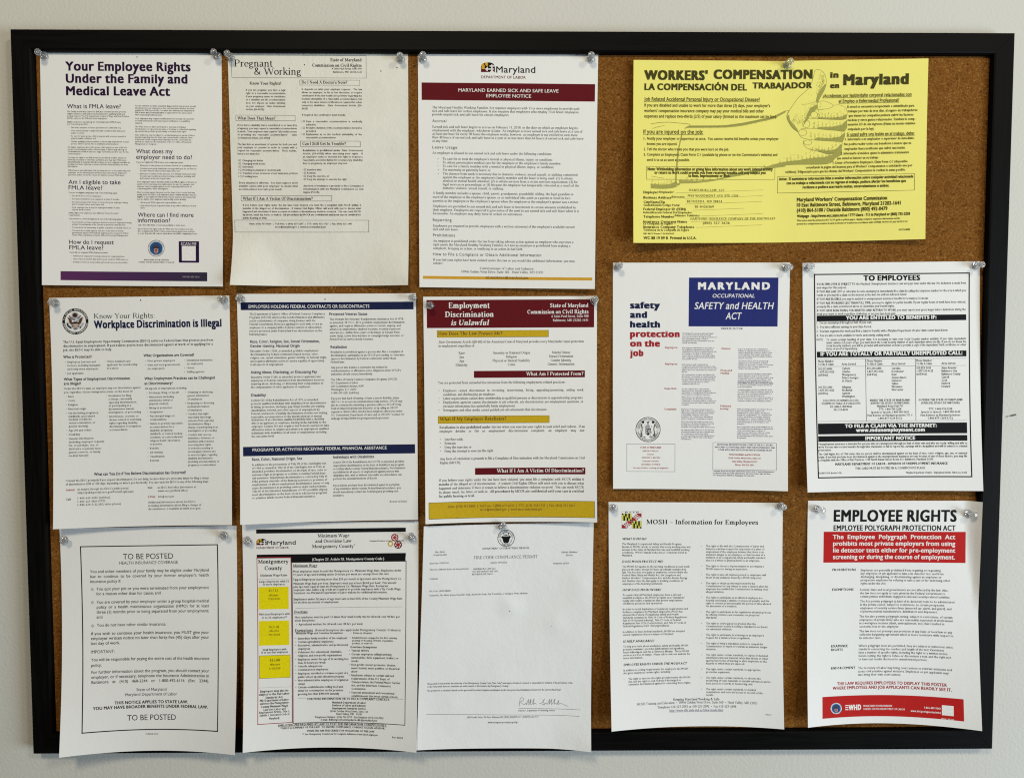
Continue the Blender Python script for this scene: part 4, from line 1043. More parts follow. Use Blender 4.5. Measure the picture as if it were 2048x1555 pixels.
S.B(1516, 1840, 47, 34.4, 20, "•Conduct that might\nreasonably discourage\nsomeone from opposing\ndiscrimination, filing a\ncharge, or participating in an\ninvestigation or proceeding\n\n•Conduct that coerces,\nintimidates, threatens, or\ninterferes with someone\nexercising their rights,\nor someone assisting or\nencouraging someone else\nto exercise rights, regarding\ndisability discrimination\n(including accommodation) or\npregnancy accommodation", bo=25, g=.2, w=.006)
S.P('section_heading'); S.T(553, 668, 1494, 29, 'What can You Do if You Believe Discrimination has Occurred?', w=.026, c='n'); S.P('body_text')
S.B(262, 1730, 732, 36.5, 22, "Contact the EEOC promptly if you suspect discrimination. Do not delay, because there are strict time limits for filing a charge\nof discrimination (180 or 300 days, depending on where you live/work). You can reach the EEOC in any of the following ways:", w=.006)
S.T(266, 826, 358, 21, 'Submit', w=.03, c='d'); S.T(1102, 802, 1152, 21, 'Visit', w=.03, c='k'); S.T(1106, 895, 1180, 21, 'E-Mail', w=.03, c='d'); S.T(266, 922, 314, 21, 'Call', w=.03)
S.T(383, 819, 910, 21, "an inquiry through the EEOC's public portal:"); S.T(385, 854, 958, 21, 'https://publicportal.eeoc.gov/Portal/Login.aspx', shear=.15); S.T(385, 910, 720, 21, '1–800–669–4000 (toll free)'); S.T(385, 945, 668, 21, '1–800–669–6820 (TTY)'); S.T(385, 978, 828, 21, '1–844–234–5122 (ASL video phone)')
S.T(1204, 800, 1598, 21, 'an EEOC field office (information at'); S.T(1206, 834, 1510, 21, 'www.eeoc.gov/field-office)', shear=.15); S.T(1208, 893, 1374, 21, 'info@eeoc.gov', shear=.15); S.B(1108, 1650, 952, 34, 21, "Additional information about the EEOC,\nincluding information about filing a charge of\ndiscrimination, is available at www.eeoc.gov.")
S.Z(80, 580, 5.12); S.P('pin_hole'); S.RG(1030, 104, 0, 7); S.done()

# === 6 federal contractors
S = Sheet('notice', 'federal contractors notice in two columns with two navy heading bars', (473.3, 587.6, 831.7, 586.3, 836.1, 1039, 480.4, 1048.9), bot=(15, 6, 7), top=(0, 0, 4), mat=PW, seed=6)
S.Z(460, 580, 5.251); S.P('heading_bar'); S.R(112, 128, 1928, 202, 'n'); S.T(196, 190, 1464, 33, 'EMPLOYERS HOLDING FEDERAL CONTRACTS OR SUBCONTRACTS', w=.018, c='w')
S.P('section_heading'); S.col = 'n'
for x0, y, x1, a in ((1044, 265, 1442, 'Protected Veteran Status'), (212, 554, 942, 'Race, Color, Religion, Sex, Sexual Orientation,'), (212, 600, 732, 'Gender Identity, National Origin'), (1056, 610, 1228, 'Retaliation'), (218, 876, 914, 'Asking About, Disclosing, or Discussing Pay'), (222, 1116, 378, 'Disability')): S.T(x0, y, x1, 28, a, w=.022)
S.P('body_text'); S.col = 's'
S.B(204, 998, 262, 35.5, 22, """The Department of Labor's Office of Federal Contract Compliance
Programs (OFCCP) enforces the nondiscrimination and affirmative
action commitments of companies doing business with the
Federal Government. If you are applying for a job with, or are an
employee of, a company with a Federal contract or subcontract,
you are protected under Federal law from discrimination on the
following bases:""", w=.006)
S.B(214, 1018, 650, 35.5, 22, "Executive Order 11246, as amended, prohibits employment\ndiscrimination by Federal contractors based on race, color,\nreligion, sex, sexual orientation, gender identity, or national origin,\nand requires affirmative action to ensure equality of opportunity\nin all aspects of employment.", w=.006)
S.B(220, 990, 924, 35, 22, "Executive Order 11246, as amended, protects applicants and\nemployees of Federal contractors from discrimination based on\ninquiring about, disclosing, or discussing their compensation or\nthe compensation of other applicants or employees.", w=.006)
S.B(222, 1020, 1167, 35, 22, "Section 503 of the Rehabilitation Act of 1973, as amended,\nprotects qualified individuals with disabilities from discrimination\nin hiring, promotion, discharge, pay, fringe benefits, job training,\nclassification, referral, and other aspects of employment by\nFederal contractors. Disability discrimination includes not making\nreasonable accommodation to the known physical or mental", w=.006)
S.B(1047, 1834, 316, 35, 22, "The Vietnam Era Veterans' Readjustment Assistance Act of 1974,\nas amended, 38 U.S.C. 4212, prohibits employment discrimination\nagainst, and requires affirmative action to recruit, employ, and\nadvance in employment, disabled veterans, recently separated\nveterans (i.e., within three years of discharge or release from\nactive duty), active duty wartime or campaign badge veterans, or\nArmed Forces service medal veterans.", w=.006)
S.B(1057, 1834, 660, 35, 22, "Retaliation is prohibited against a person who files a complaint of\ndiscrimination, participates in an OFCCP proceeding, or otherwise\nopposes discrimination by Federal contractors under these\nFederal laws.", w=.006)
S.B(1062, 1838, 822, 35, 22, "Any person who believes a contractor has violated its\nnondiscrimination or affirmative action obligations under OFCCP's\nauthorities should contact immediately:\n\nThe Office of Federal Contract Compliance Programs (OFCCP)\nU.S. Department of Labor\n200 Constitution Avenue, N.W.\nWashington, D.C. 20210\n1–800–397–6251 (toll-free)\n\nIf you are deaf, hard of hearing, or have a speech disability, please\ndial 7–1–1 to access telecommunications relay services. OFCCP may\nalso be contacted by submitting a question online to OFCCP's Help\nDesk at https://ofccphelpdesk.dol.gov/s/, or by calling an OFCCP\nregional or district office, listed in most telephone directories under\nU.S. Government, Department of Labor and on OFCCP's \"Contact Us\"\nwebpage at https://www.dol.gov/agencies/ofccp/contact.", w=.006, g=.64)
S.Z(460, 820, 5.251); S.P('heading_bar'); S.R(137, 385, 1944, 452, 'n'); S.T(236, 432, 1646, 31, 'PROGRAMS OR ACTIVITIES RECEIVING FEDERAL FINANCIAL ASSISTANCE', w=.018, c='w')
S.P('body_text')
S.B(226, 1040, 112, 34.6, 22, "limitations of an otherwise qualified individual with a disability\nwho is an applicant or employee, barring undue hardship to the\nemployer. Section 503 also requires that Federal contractors take\naffirmative action to employ and advance in employment qualified\nindividuals with disabilities at all levels of employment, including\nthe executive level.", w=.006)
S.P('section_heading'); S.col = 'n'; S.T(232, 530, 760, 28, 'Race, Color, National Origin, Sex', w=.022); S.T(1084, 505, 1512, 28, 'Individuals with Disabilities', w=.022); S.P('body_text'); S.col = 's'
S.B(232, 1042, 584, 34.8, 22, "In addition to the protections of Title VII of the Civil Rights Act\nof 1964, as amended, Title VI of the Civil Rights Act of 1964, as\namended, prohibits discrimination on the basis of race, color or\nnational origin in programs or activities receiving Federal finan-\ncial assistance. Employment discrimination is covered by Title VI\nif the primary objective of the financial assistance is provision of\nemployment, or where employment discrimination causes or may\ncause discrimination in providing services under such programs.\nTitle IX of the Education Amendments of 1972 prohibits employ-\nment discrimination on the basis of sex in educational programs\nor activities which receive Federal financial assistance.", w=.006)
S.B(1084, 1842, 556, 34.6, 22, "Section 504 of the Rehabilitation Act of 1973, as amended, prohibits\nemployment discrimination on the basis of disability in any program\nor activity which receives Federal financial assistance. Discrimination\nis prohibited in all aspects of employment against persons with\ndisabilities who, with or without reasonable accommodation, can\nperform the essential functions of the job.\n\nIf you believe you have been discriminated against in a program\nof any institution which receives Federal financial assistance, you\nshould immediately contact the Federal agency providing such\nassistance.", w=.006, g=1.05)
S.T(1675, 966, 1856, 18, '(Revised 6/27/2023)', shear=.15); S.Z(460, 580, 5.251); S.P('pin_hole'); S.RG(998, 96, 0, 7); S.done()

# === 7 employment discrimination is unlawful
S = Sheet('notice', 'employment discrimination notice with maroon title block and gold bars', (846.2, 593.3, 1194.1, 591.8, 1194.3, 1044.3, 851, 1047.6), bot=(15, 6, 14), mat=PW, seed=7)
S.Z(830, 580, 5.251); S.P('title_block'); S.R(123, 104, 1881, 390, 'm')
S.P('headline'); S.T(357, 188, 784, 56, 'Employment', f='t', w=.02, c='w'); S.T(316, 282, 826, 56, 'Discrimination', f='t', w=.02, c='w'); S.T(377, 368, 772, 54, 'is Unlawful', f='t', w=.02, c='w', shear=.2)
S.T(1418, 180, 1820, 40, 'State of Maryland', f='t', w=.02, c='w'); S.T(1180, 248, 1822, 40, 'Commission on Civil Rights', f='t', w=.02, c='w'); S.T(1434, 286, 1822, 24, '6 Saint Paul Street, Suite 900', f='t', c='w'); S.T(1448, 328, 1818, 24, 'Baltimore, MD 21202-1631', f='t', c='w')
S.P('gold_bar'); S.R(232, 426, 1402, 490, 'g'); S.BX(232, 426, 1402, 490, 3, 's'); S.T(246, 472, 918, 34, 'How Does The Law Protect Me?', f='t', w=.02, c='t')
S.P('maroon_bar'); S.R(619, 848, 1784, 914, 'm'); S.T(1168, 896, 1768, 36, 'What Am I Protected From?', f='t', w=.02, c='w')
S.P('body_text'); S.col = 's'
S.B(246, 1774, 556, 41, 25, "~State Government Article~, §20-602 of the Annotated Code of Maryland provides every Marylander equal protection\nin employment regardless of:", f='t', j=True)
for xc, y, wd, a in ((491, 672, 64, 'Race'), (491, 715, 48, 'Sex'), (491, 756, 52, 'Age'), (491, 797, 124, 'Ethnicity'), (1012, 670, 390, 'Ancestry or National Origin'), (1012, 710, 114, 'Religion'), (1012, 752, 394, 'Physical or Mental Disability'), (1014, 792, 78, 'Color'), (1534, 666, 190, 'Marital Status'), (1534, 706, 254, 'Sexual Orientation'), (1534, 748, 216, 'Gender Identity'), (1534, 788, 280, 'Genetic Information')): S.CT(xc, y, wd, 26, a, f='t')
S.B(242, 1580, 984, 40, 25, "You are protected from unlawful discrimination from the following employment related practices:", f='t')
S.B(294, 1770, 1066, 41, 25, "•Employers cannot discriminate in recruiting, interviewing, hiring, upgrading/promoting, setting work\nconditions, and discharging an employee.\n•Labor organizations cannot deny membership to qualified persons or discriminate in apprenticeship programs.\n•Employment agencies cannot discriminate in job referrals, ask discriminatory pre-employment questions, or\ncirculate information that unlawfully limits employment.\n•Newspapers and other media cannot publish job advertisements that discriminate.", f='t', j=True, bo=48)
S.Z(830, 820, 5.251)
S.P('gold_bar'); S.R(243, 64, 1410, 130, 'g'); S.BX(243, 64, 1410, 130, 3, 's'); S.T(260, 108, 960, 34, 'What If My Employer Retaliates?', f='t', w=.02, c='t')
S.P('maroon_bar'); S.R(631, 606, 1789, 672, 'm'); S.T(860, 652, 1774, 36, 'What If I Am A Victim Of Discrimination?', f='t', w=.02, c='w')
S.P('body_text')
S.B(257, 1784, 192, 41, 25, "*Retaliation is also prohibited under* the law when you exercise your rights to seek relief and redress.  If an\nemployee decides to file an employment discrimination complaint, an employer may not:", f='t', j=True)
S.B(310, 830, 318, 41, 25, "•Interfere with;\n•Restrain;\n•Deny the exercise; or\n•Deny the attempt to exercise the right.", f='t', bo=50)
S.B(261, 1784, 522, 42, 25, "Any form of retaliation is grounds to file a Complaint of Discrimination with the Maryland Commission on Civil\nRights (MCCR).", f='t', j=True)
S.B(250, 1774, 748, 42, 25, "If you believe your rights under the law have been violated, you must file a complaint with MCCR *within 6*\n*months* of the alleged act of discrimination.  A trained Civil Rights Officer will work with you to discuss what\nhappened and determine if there is reason to believe a discriminatory violation occurred.  You can reach MCCR\nby phone, email, fax, letter, or walk-in.  *All procedures by MCCR are confidential until your case is certified*\n*for public hearing or trial.*", f='t', j=True)
S.P('gold_bar'); S.R(146, 972, 1886, 1128, 'g'); S.BX(146, 972, 1886, 1128, 4, 's'); S.T(342, 1024, 1676, 26, 'Main: (410) 767-8600  |  Toll Free: 1 (800) 637-6247  |  TTY: (410) 333-1737  |  Fax: (410) 333-1841', f='t', c='t'); S.T(682, 1054, 1340, 26, 'mccr@maryland.gov  |  www.mccr.maryland.gov', f='t', c='t')
S.done()

# === 8 occupational safety and health
S = Sheet('notice', 'job safety and health protection notice with blue title block and red side words', (1225.8, 525.2, 1580.4, 525, 1576, 981.8, 1226.2, 977), bot=(6, 4, 11), mat=PW, seed=8, wave=.2)
S.Z(1210, 510, 5.251); S.P('title_block'); S.R(880, 236, 1812, 750, 'b')
S.T(976, 360, 1732, 72, 'MARYLAND', w=.045, c='w', track=.18); S.T(1126, 446, 1570, 38, 'OCCUPATIONAL', w=.012, c='w', shear=.2); S.T(938, 566, 1762, 70, 'SAFETY and HEALTH', w=.014, c='w', shear=.2); S.T(1266, 674, 1426, 70, 'ACT', w=.014, c='w', shear=.2)
S.P('headline')
for y, x1, a, c_ in ((558, 578, 'safety', 'n'), (657, 442, 'and', 'n'), (758, 578, 'health', 'n'), (858, 784, 'protection', 'd'), (958, 578, 'on the', 'd'), (1058, 404, 'job', 'd')): S.T(262, y, x1, 64, a, w=.05, c=c_)
S.P('body_text'); S.T(1218, 781, 1446, 20, 'PRIVATE SECTOR', w=.02, c='L', shear=.15); S.col = 'L'
S.B(812, 1172, 828, 19.6, 12.5, "The Maryland Occupational Safety and Health\nAct of 1973 provides job safety and health\nprotection for workers through the promotion of\nsafe and healthful working conditions\nthroughout the State. Requirements of the Act\ninclude the following:", w=.008)
S.B(810, 1170, 980, 19.6, 12.5, "Each employer shall furnish to each of his or\nher employees employment and a place of\nemployment free from recognized hazards that\nare causing or are likely to cause death or\nserious harm to employees; and shall comply\nwith occupational safety and health standards\nissued under the Act.", w=.008)
S.B(806, 1176, 1153, 19.4, 12.5, "Each employee shall comply with all\noccupational safety and health standards, rules,\nregulations and orders issued under the Act that\napply to his or her own actions and conduct on\nthe job.\n\nThe Commissioner of Labor and Industry has\nthe primary responsibility for administering the\nAct and issuing occupational safety and health\nstandards. MOSH Safety and Health Inspectors\nconduct jobsite inspections to ensure\ncompliance with the Act.", w=.008, g=.5)
S.B(1400, 1766, 992, 19.4, 12.5, "If upon an inspection the Commissioner\nbelieves an employer has violated the Act, a\ncitation alleging such violations shall be issued\nto the employer. Each citation shall specify a\ntime period within which the alleged violation\nmust be corrected.\n\nThe MOSH citation must be prominently\ndisplayed at or near the place of alleged\nviolation for three days, or until it is corrected,\nwhichever is later, to warn employees of\ndangers that may exist there.", w=.008, g=.5)
S.B(1395, 1768, 1252, 19.4, 12.5, "The Act provides for mandatory civil penalties\nagainst employers of up to $7,000 for each\nserious violation and for optional penalties of up\nto $7,000 for each nonserious violation. Civil\npenalties of up to $7,000 per day may be\nproposed for failure to correct violations within", w=.008)
for x0, y, x1, a in ((630, 979, 764, 'Employers:'), (630, 1151, 764, 'Employees:'), (1218, 990, 1320, 'Citation:'), (1214, 1219, 1332, 'Proposed'), (1214, 1248, 1308, 'Penalty:')): S.T(x0, y, x1, 20, a, w=.03, c='d')
S.Z(1210, 750, 5.251)
for x0, y, x1, a in ((626, 148, 756, 'Inspection:'), (622, 365, 752, 'Complaint:'), (1208, 332, 1324, 'Voluntary'), (1208, 361, 1302, 'Activity:')): S.T(x0, y, x1, 20, a, w=.03, c='d')
S.B(804, 1168, 150, 19.4, 12.5, "The Act requires that a representative\nauthorized by the employees be given an\nopportunity to accompany the MOSH inspector\nfor the purpose of aiding the inspection.\n\nWhere there is no authorized employee\nrepresentative, the MOSH Inspector must\nconsult with a reasonable number of employees\nconcerning safety and health conditions in the\nworkplace.", w=.008, g=.45)
S.B(800, 1156, 363, 19.6, 12.5, "Employees or their representatives have the\nright to file a complaint with the Commissioner\nrequesting an inspection if they believe unsafe\nor unhealthful conditions exist in their\nworkplace. The Commissioner will withhold\nnames of employees complaining on request.\n\nThe Act provides that employees may not be\ndischarged or discriminated against in any way\nfor filing safety and health complaints or\notherwise exercising their rights under the Act.\n\nAn employee who believes he or she has been\ndiscriminated against may file a complaint with\nthe Commissioner and/or the Federal\nOccupational Safety and Health Administration\nRegional Office within 30 days of the alleged\ndiscrimination.", w=.008, g=.5)
S.B(1392, 1768, 70, 19.6, 12.5, "the proposed time period. Also, any employer\nwho willfully or repeatedly violates the Act may\nbe assessed civil penalties of up to $70,000 for\neach such violation.\n\nCriminal penalties are also provided for in the\nAct. Any willful violation resulting in death of an\nemployee, upon conviction, is punishable by a\nfine of not more than $10,000 or by\nimprisonment for not more than six months, or\nby both. Conviction of an employer after a first\nconviction doubles these maximum penalties.", w=.008, g=.5)
S.B(1387, 1766, 362, 19.4, 12.5, "While providing penalties for violation, the Act\nalso encourages efforts by labor and\nmanagement to reduce injuries and illnesses\narising out of employment. The Commissioner\nof Labor and Industry encourages employers\nand employees to reduce workplace hazards\nvoluntarily and to develop and improve safety\nand health programs in all workplaces and\nindustries.\n\nSuch cooperative action would initially focus on\nthe identification and elimination of hazards that\ncould cause death, injury, or illness to\nemployees and supervisors. There are many\npublic and private organizations that can\nprovide information and assistance in this effort,\nif requested.", w=.008, g=.5)
S.P('seal'); S.RG(452, 570, 124, 131, 's'); S.RG(452, 570, 103, 107, 's'); S.ARC(452, 570, 109, 11, 'FATTI MASCHII PAROLE FEMINE', 90, c='s', span=165); S.ARC(452, 570, 120, 11, 'SCUTO BONAE VOLUNTATIS', 270, c='s', inside=True, span=150)
rs_ = random.Random(5)
for side in (-1, 1):
    S.ST([(452 + side * 70, 520), (452 + side * 62, 560), (452 + side * 66, 600), (452 + side * 72, 640)], 9, 's'); S.RG(452 + side * 52, 492, 0, 13, 's'); S.ST([(452 + side * 95, 560), (452 + side * 80, 520), (452 + side * 60, 505)], 5, 's'); S.ST([(452 + side * 88, 610), (452 + side * 60, 640), (452 + side * 30, 650)], 5, 's')
    for i in range(16):
        x = 452 + side * rs_.uniform(20, 88); y = 570 + rs_.uniform(-65, 78); S.ST([(x, y), (x + rs_.uniform(-9, 9), y + 9), (x + rs_.uniform(-8, 8), y + 18)], 3, 's')
S.PG([(425, 560), (480, 560), (478, 610), (452, 632), (427, 610)], 's')
for i in range(3): S.ST([(430 + i * 17, 566), (440 + i * 15, 585), (432 + i * 16, 612)], 5, 'w')
S.PG([(436, 522), (468, 522), (474, 556), (430, 556)], 'l'); S.ST([(440, 486), (452, 500), (466, 480)], 8, 's'); S.ST([(452, 496), (452, 520)], 8, 's', smooth=False)
S.P('border'); S.BX(229, 720, 734, 1012, 3, 's'); S.BX(1134, 706, 1799, 1000, 3, 's'); S.P('body_text')
S.CT(482, 766, 220, 18, 'STATE OF MARYLAND', w=.03, c='d')
for y, wd, a in ((802, 168, "MARTIN O'MALLEY"), (837, 76, 'Governor'), (872, 188, 'ANTHONY G. BROWN'), (908, 170, 'Lieutenant Governor'), (943, 196, 'LEONARD J. HOWIE III'), (979, 368, 'Secretary of Labor, Licensing and Regulation')): S.CT(480, y, wd, 16, a, c='f', w=.004)
for y, wd, a in ((735, 590, 'ADDITIONAL INFORMATION AND COPIES OF THE ACT, SPECIFIC'), (762, 630, 'MARYLAND OCCUPATIONAL SAFETY AND HEALTH STANDARDS, AND'), (790, 566, 'OTHER APPLICABLE REGULATIONS MAY BE OBTAINED FROM:')): S.CT(1470, y, wd, 17, a, w=.004)
for y, wd, a in ((840, 322, 'MOSH TRAINING and EDUCATION'), (876, 336, '10946 Golden West Drive, Suite 160'), (912, 264, 'Hunt Valley, Maryland 21031'), (948, 196, 'Phone: 410-527-2091')): S.CT(1466, y, wd, 17, a, w=.02, c='d')
S.B(1130, 1780, 1010, 22.5, 14, "Complaints about State Program administration may be made to Regional Administrator,\nOccupational Safety and Health Administration, The Curtis Center, Suite 740 West,\n170 S. Independence Mall West, Philadelphia, PA 19106-3309.", w=.006)
S.done()

# === 9 unemployment insurance
S = Sheet('notice', 'unemployment insurance notice with thick black border and white-on-black headings', (1604.9, 525.8, 1960, 522.4, 1966.7, 981.4, 1615.3, 984.2), bot=(14, 8, 13), mat=PW, seed=9)
S.Z(1590, 510, 5.251); S.P('border')
s0, t0 = S.px(204, 204); s1, _ = S.px(1830, 188); S.Z(1590, 750, 5.251); _, t1 = S.px(1000, 1066); S.Z(1590, 510, 5.251)
wL = .00145
for q in ((s0 - wL / 2 / S.W, t0, s1 + wL / 2 / S.W, t0), (s0 - wL / 2 / S.W, t1, s1 + wL / 2 / S.W, t1), (s0, t0, s0, t1), (s1, t0, s1, t1)): S.line_st(*q, wL, 'k')
S.P('headline'); S.T(718, 268, 1314, 52, 'TO EMPLOYEES', w=.045)
S.P('body_text'); S.col = 's'
S.B(228, 1796, 318, 36, 24, "*YOUR EMPLOYER IS SUBJECT TO* the Maryland Unemployment Insurance Law and pays taxes under this law. No deduction is made from\nyour wages for this purpose.\n\n*IF YOU ARE LAID OFF* or otherwise become unemployed, immediately file a claim by calling the telephone number for the area in which you\nreside or you may file a claim on the internet at the web site address indicated below.\n\n*IF YOU ARE ELIGIBLE*, you may be entitled to unemployment insurance benefits for as many as 26 weeks.\n\n*IF YOU ARE WORKING LESS THAN FULL TIME*, you may be eligible for partial benefits. If your regular hours of work have been reduced,\npromptly file a claim as instructed above, to determine your benefit rights.\n\n*IF YOU HAVE BEEN FILING FOR BENEFITS AND RETURN TO WORK*, you must report your gross wages before deductions during the\nweek you return to work regardless of whether or not you have been paid.", j=True, g=.17)
S.P('black_bar'); S.R(228, 636, 1798, 682, 'k'); S.T(534, 676, 1486, 36, 'YOU ARE ENTITLED TO BENEFITS IF:', w=.045, c='w'); S.R(230, 1014, 1800, 1062, 'k'); S.T(268, 1056, 1758, 38, 'IF YOU ARE TOTALLY OR PARTIALLY UNEMPLOYED CALL:', w=.045, c='w')
S.P('body_text')
for y, x1, a in ((722, 808, '1.  You are unemployed through no fault of your own.'), (767, 804, '2.  You have sufficient earnings in your Base Period.'), (811, 1606, '3.  You have registered for work and filed a claim for benefits with a Maryland Department of Labor claim center listed below.'), (856, 998, '4.  You are able to work, available for work, and actively seeking work.')): S.T(228, y, x1, 24, a, w=.004)
S.T(228, 899, 296, 24, 'NOTE:'); S.B(330, 1798, 899, 32, 24, "To ensure prompt handling of your claim, it is necessary to have your Social Security number available. If you claim dependents\nunder sixteen (16) years of age, you must know the Social Security number of each dependent when you file. If you do not know the\nSocial Security numbers, you will be provided with instructions on how to provide a copy of the dependents' birth certificates or other\nforms of proof of dependency.", j=True)
S.P('table_rule'); S.LN(228, 1094, 1798, 1082, 2.5); S.LN(230, 1170, 1798, 1158, 2.5)
sA, tA = S.px(741, 1090); sB, _ = S.px(1263, 1086); S.Z(1590, 750, 5.251); sC, tC = S.px(738, 480)
S.line_st(sA, tA, sA, tC, .0005, 's'); S.line_st(sB, tA, sB, tC, .0005, 's'); S.LN(242, 486, 1800, 474, 2.5); S.Z(1590, 510, 5.251); S.P('body_text')
for x in ((242, 492), (754, 1012), (1274, 1538)):
    dy = -(x[0] - 242) * .008
    S.T(x[0], 1126 + dy, x[0] + 164, 23, 'Phone Number'); S.T(x[0], 1158 + dy, x[0] + 164, 23, 'To File A Claim'); S.T(x[1], 1155 + dy, x[1] + 145, 23, 'Area Served')
S.B(244, 414, 1206, 32, 23, "301-313-8000\n1-877-293-4125\n(toll free)"); S.B(494, 668, 1201, 32.5, 23, "Calvert\nCharles\nMontgomery\nPrince Georges\nSt. Mary's\n\nAllegany\nFrederick\nGarrett\nWashington", g=1.0); S.B(754, 930, 1200, 32, 23, "410-334-6800\n1-877-293-4125\n(toll free)"); S.B(1014, 1170, 1199, 32, 23, "Caroline\nDorchester\nKent\nQueen Anne's\nSomerset\nTalbot\nWicomico\nWorcester"); S.B(1274, 1452, 1195, 32, 23, "410-853-1600\n1-877-293-4125\n(toll free)"); S.B(1538, 1738, 1194, 32.4, 23, "Anne Arundel\nBaltimore City\nBaltimore County\nCarroll\nCecil\nHarford\nHoward")
S.Z(1590, 750, 5.251)
S.B(245, 414, 138, 32, 23, "301-723-2000\n1-877-293-4125\n(toll free)")
for xc, y, wd, a in ((484, 278, 376, 'SOLICITUD DE BENEFICIOS DEL'), (484, 309, 404, 'DESEMPLEO PARA LA POBLACIÓN'), (484, 341, 230, 'DE HABLE HISPANA'), (482, 373, 150, '301-313-8000'), (998, 304, 406, '(DENTRO DEL ESTADO DE MARYLAND)'), (998, 335, 270, 'Maryland Relay Dial 711'), (998, 367, 238, 'TTY: 1-800-735-2258'), (998, 399, 398, 'Speech to Speech: 1-800-785-5630'), (998, 432, 472, 'Para Relevos en Maryland presione 711 ó'), (998, 463, 250, '1-800-877-1264 (U.S.)'), (1528, 302, 404, '(FUERA DEL ESTADO DE MARYLAND)'), (1528, 364, 248, 'TTY: 1-800-735-2258'), (1530, 396, 412, 'Speech to Speech: 1-800-785-5630'), (1528, 430, 418, 'Para Relevos en Maryland presione'), (1528, 461, 260, '1-800-877-1264 (U.S.)')): S.CT(xc, y, wd, 22, a)
S.CT(998, 274, 420, 22, 'INSIDE THE STATE OF MARYLAND', w=.03); S.CT(1530, 270, 464, 22, 'OUTSIDE THE STATE OF MARYLAND', w=.03)
S.P('black_bar'); S.R(242, 508, 1808, 608, 'k'); S.T(524, 550, 1490, 34, 'TO FILE A CLAIM VIA THE INTERNET:', w=.045, c='w'); S.T(640, 594, 1364, 36, 'www.mdunemployment.com', w=.04, c='w'); S.R(244, 640, 1810, 686, 'k'); S.T(738, 678, 1262, 34, 'IMPORTANT NOTICE', w=.045, c='w')
S.P('body_text')
S.B(246, 1810, 734, 31.5, 22, "Unemployment insurance is intended for persons who are unemployed through no fault of their own and who are ready, willing and able to\nwork. Persons who receive benefits through false statements or fail to report ALL earnings will be disqualified and will be subject to criminal\nprosecution.\n\nThe Civil Rights Act of 1964 states that no person shall be discriminated against on the basis of race, color, religion, age, sex, or national\norigin. If you feel you have been discriminated against in the unemployment insurance process because of any of these factors, you may file\na complaint with the Office of Fair Practices, 1100 North Eutaw Street, Room 613, Baltimore, Maryland 21201.", j=True, g=.35)
S.T(424, 946, 1604, 25, 'MARYLAND DEPARTMENT OF LABOR - DIVISION OF UNEMPLOYMENT INSURANCE', w=.034); S.T(632, 989, 1366, 24, 'THIS CARD MUST BE POSTED IN A CONSPICUOUS PLACE'); S.T(252, 1036, 488, 17, 'DLLR/DUI 328  (Revised 2-20)'); S.T(1166, 1030, 1806, 19, 'Maryland Department of Labor - Employment Article, Title 8, Sec. 8-603')
S.done()

# === 10 health insurance coverage
S = Sheet('notice', 'health insurance coverage notice headed to be posted inside a single thin black border', (118.7, 1056, 472.7, 1050.5, 469.5, 1509.1, 118.1, 1514.2), bot=(28, 13, 25), mat=PW, seed=10)
S.Z(100, 1040, 5.251); S.P('border')
s0, t0 = S.px(320, 276); s1, _ = S.px(1758, 262); S.Z(100, 1280, 5.251); _, t1 = S.px(1050, 932); wL = .00125; S.Z(100, 1040, 5.251)
for q in ((s0 - wL / 2 / S.W, t0, s1 + wL / 2 / S.W, t0), (s0 - wL / 2 / S.W, t1, s1 + wL / 2 / S.W, t1), (s0, t0, s0, t1), (s1, t0, s1, t1)): S.line_st(*q, wL, 'k')
S.P('headline'); S.T(768, 408, 1294, 58, 'TO BE POSTED', w=-.004); S.T(728, 462, 1344, 32, 'HEALTH INSURANCE COVERAGE')
S.P('body_text'); S.col = 's'
S.B(420, 1670, 552, 52, 30, "You and other members of your family may be eligible under Maryland\nlaw to continue to be covered by your former employer's health\ninsurance policy if:", j=True, w=.002)
S.B(487, 1670, 734, 51, 30, "You quit your job or you were terminated from your employment\nfor a reason other than for cause; and", j=True, w=.002)
S.B(489, 1672, 873, 52, 30, "You are covered by your employer under a group hospital-medical\npolicy or a health maintenance organization (HMO) for at least\nthree (3) months prior to being separated from your employment;\nand", j=True, w=.002)
S.T(492, 1114, 1220, 30, 'You do not have other similar insurance.', w=.002)
for x, y in ((444, 724), (446, 862), (449, 1106)):
    S.ST([(x - 15, y), (x, y - 15), (x + 15, y), (x, y + 15), (x - 15, y)], 3.5, 's', smooth=False); S.PG([(x - 5, y), (x, y - 5), (x + 5, y), (x, y + 5)], 's')
S.B(430, 1672, 1204, 51, 30, "If you wish to continue your health insurance, you MUST give your\nemployer written notice no later than forty-five (45) days after your\nlast day of work.", j=True, w=.002)
S.Z(100, 1280, 5.251)
S.T(431, 136, 680, 33, 'IMPORTANT:', w=0.0); S.B(432, 1673, 218, 58, 30, "You will be responsible for paying the entire cost of the health insurance\npolicy.", j=True, w=.002)
S.B(433, 1672, 349, 53, 30, "For further information about the program, you should contact your\nemployer, or if necessary, telephone the Insurance Administration in\nBaltimore at (410) 468-2244 or 1-800-492-6116 (Ext. 2244).", j=True, w=.002)
S.CT(1066, 530, 314, 30, 'State of Maryland'); S.CT(1064, 583, 544, 30, 'Maryland Department of Labor')
S.P('headline'); S.T(678, 670, 1450, 31, 'THIS NOTICE APPLIES TO STATE LAW.', w=.026); S.T(450, 730, 1658, 31, 'YOU MAY HAVE BROADER BENEFITS UNDER FEDERAL LAW.', w=.026); S.T(812, 840, 1322, 58, 'TO BE POSTED', w=-.004)
S.P('body_text'); S.T(1008, 988, 1136, 15, 'PUBDLE 6116'); S.done()

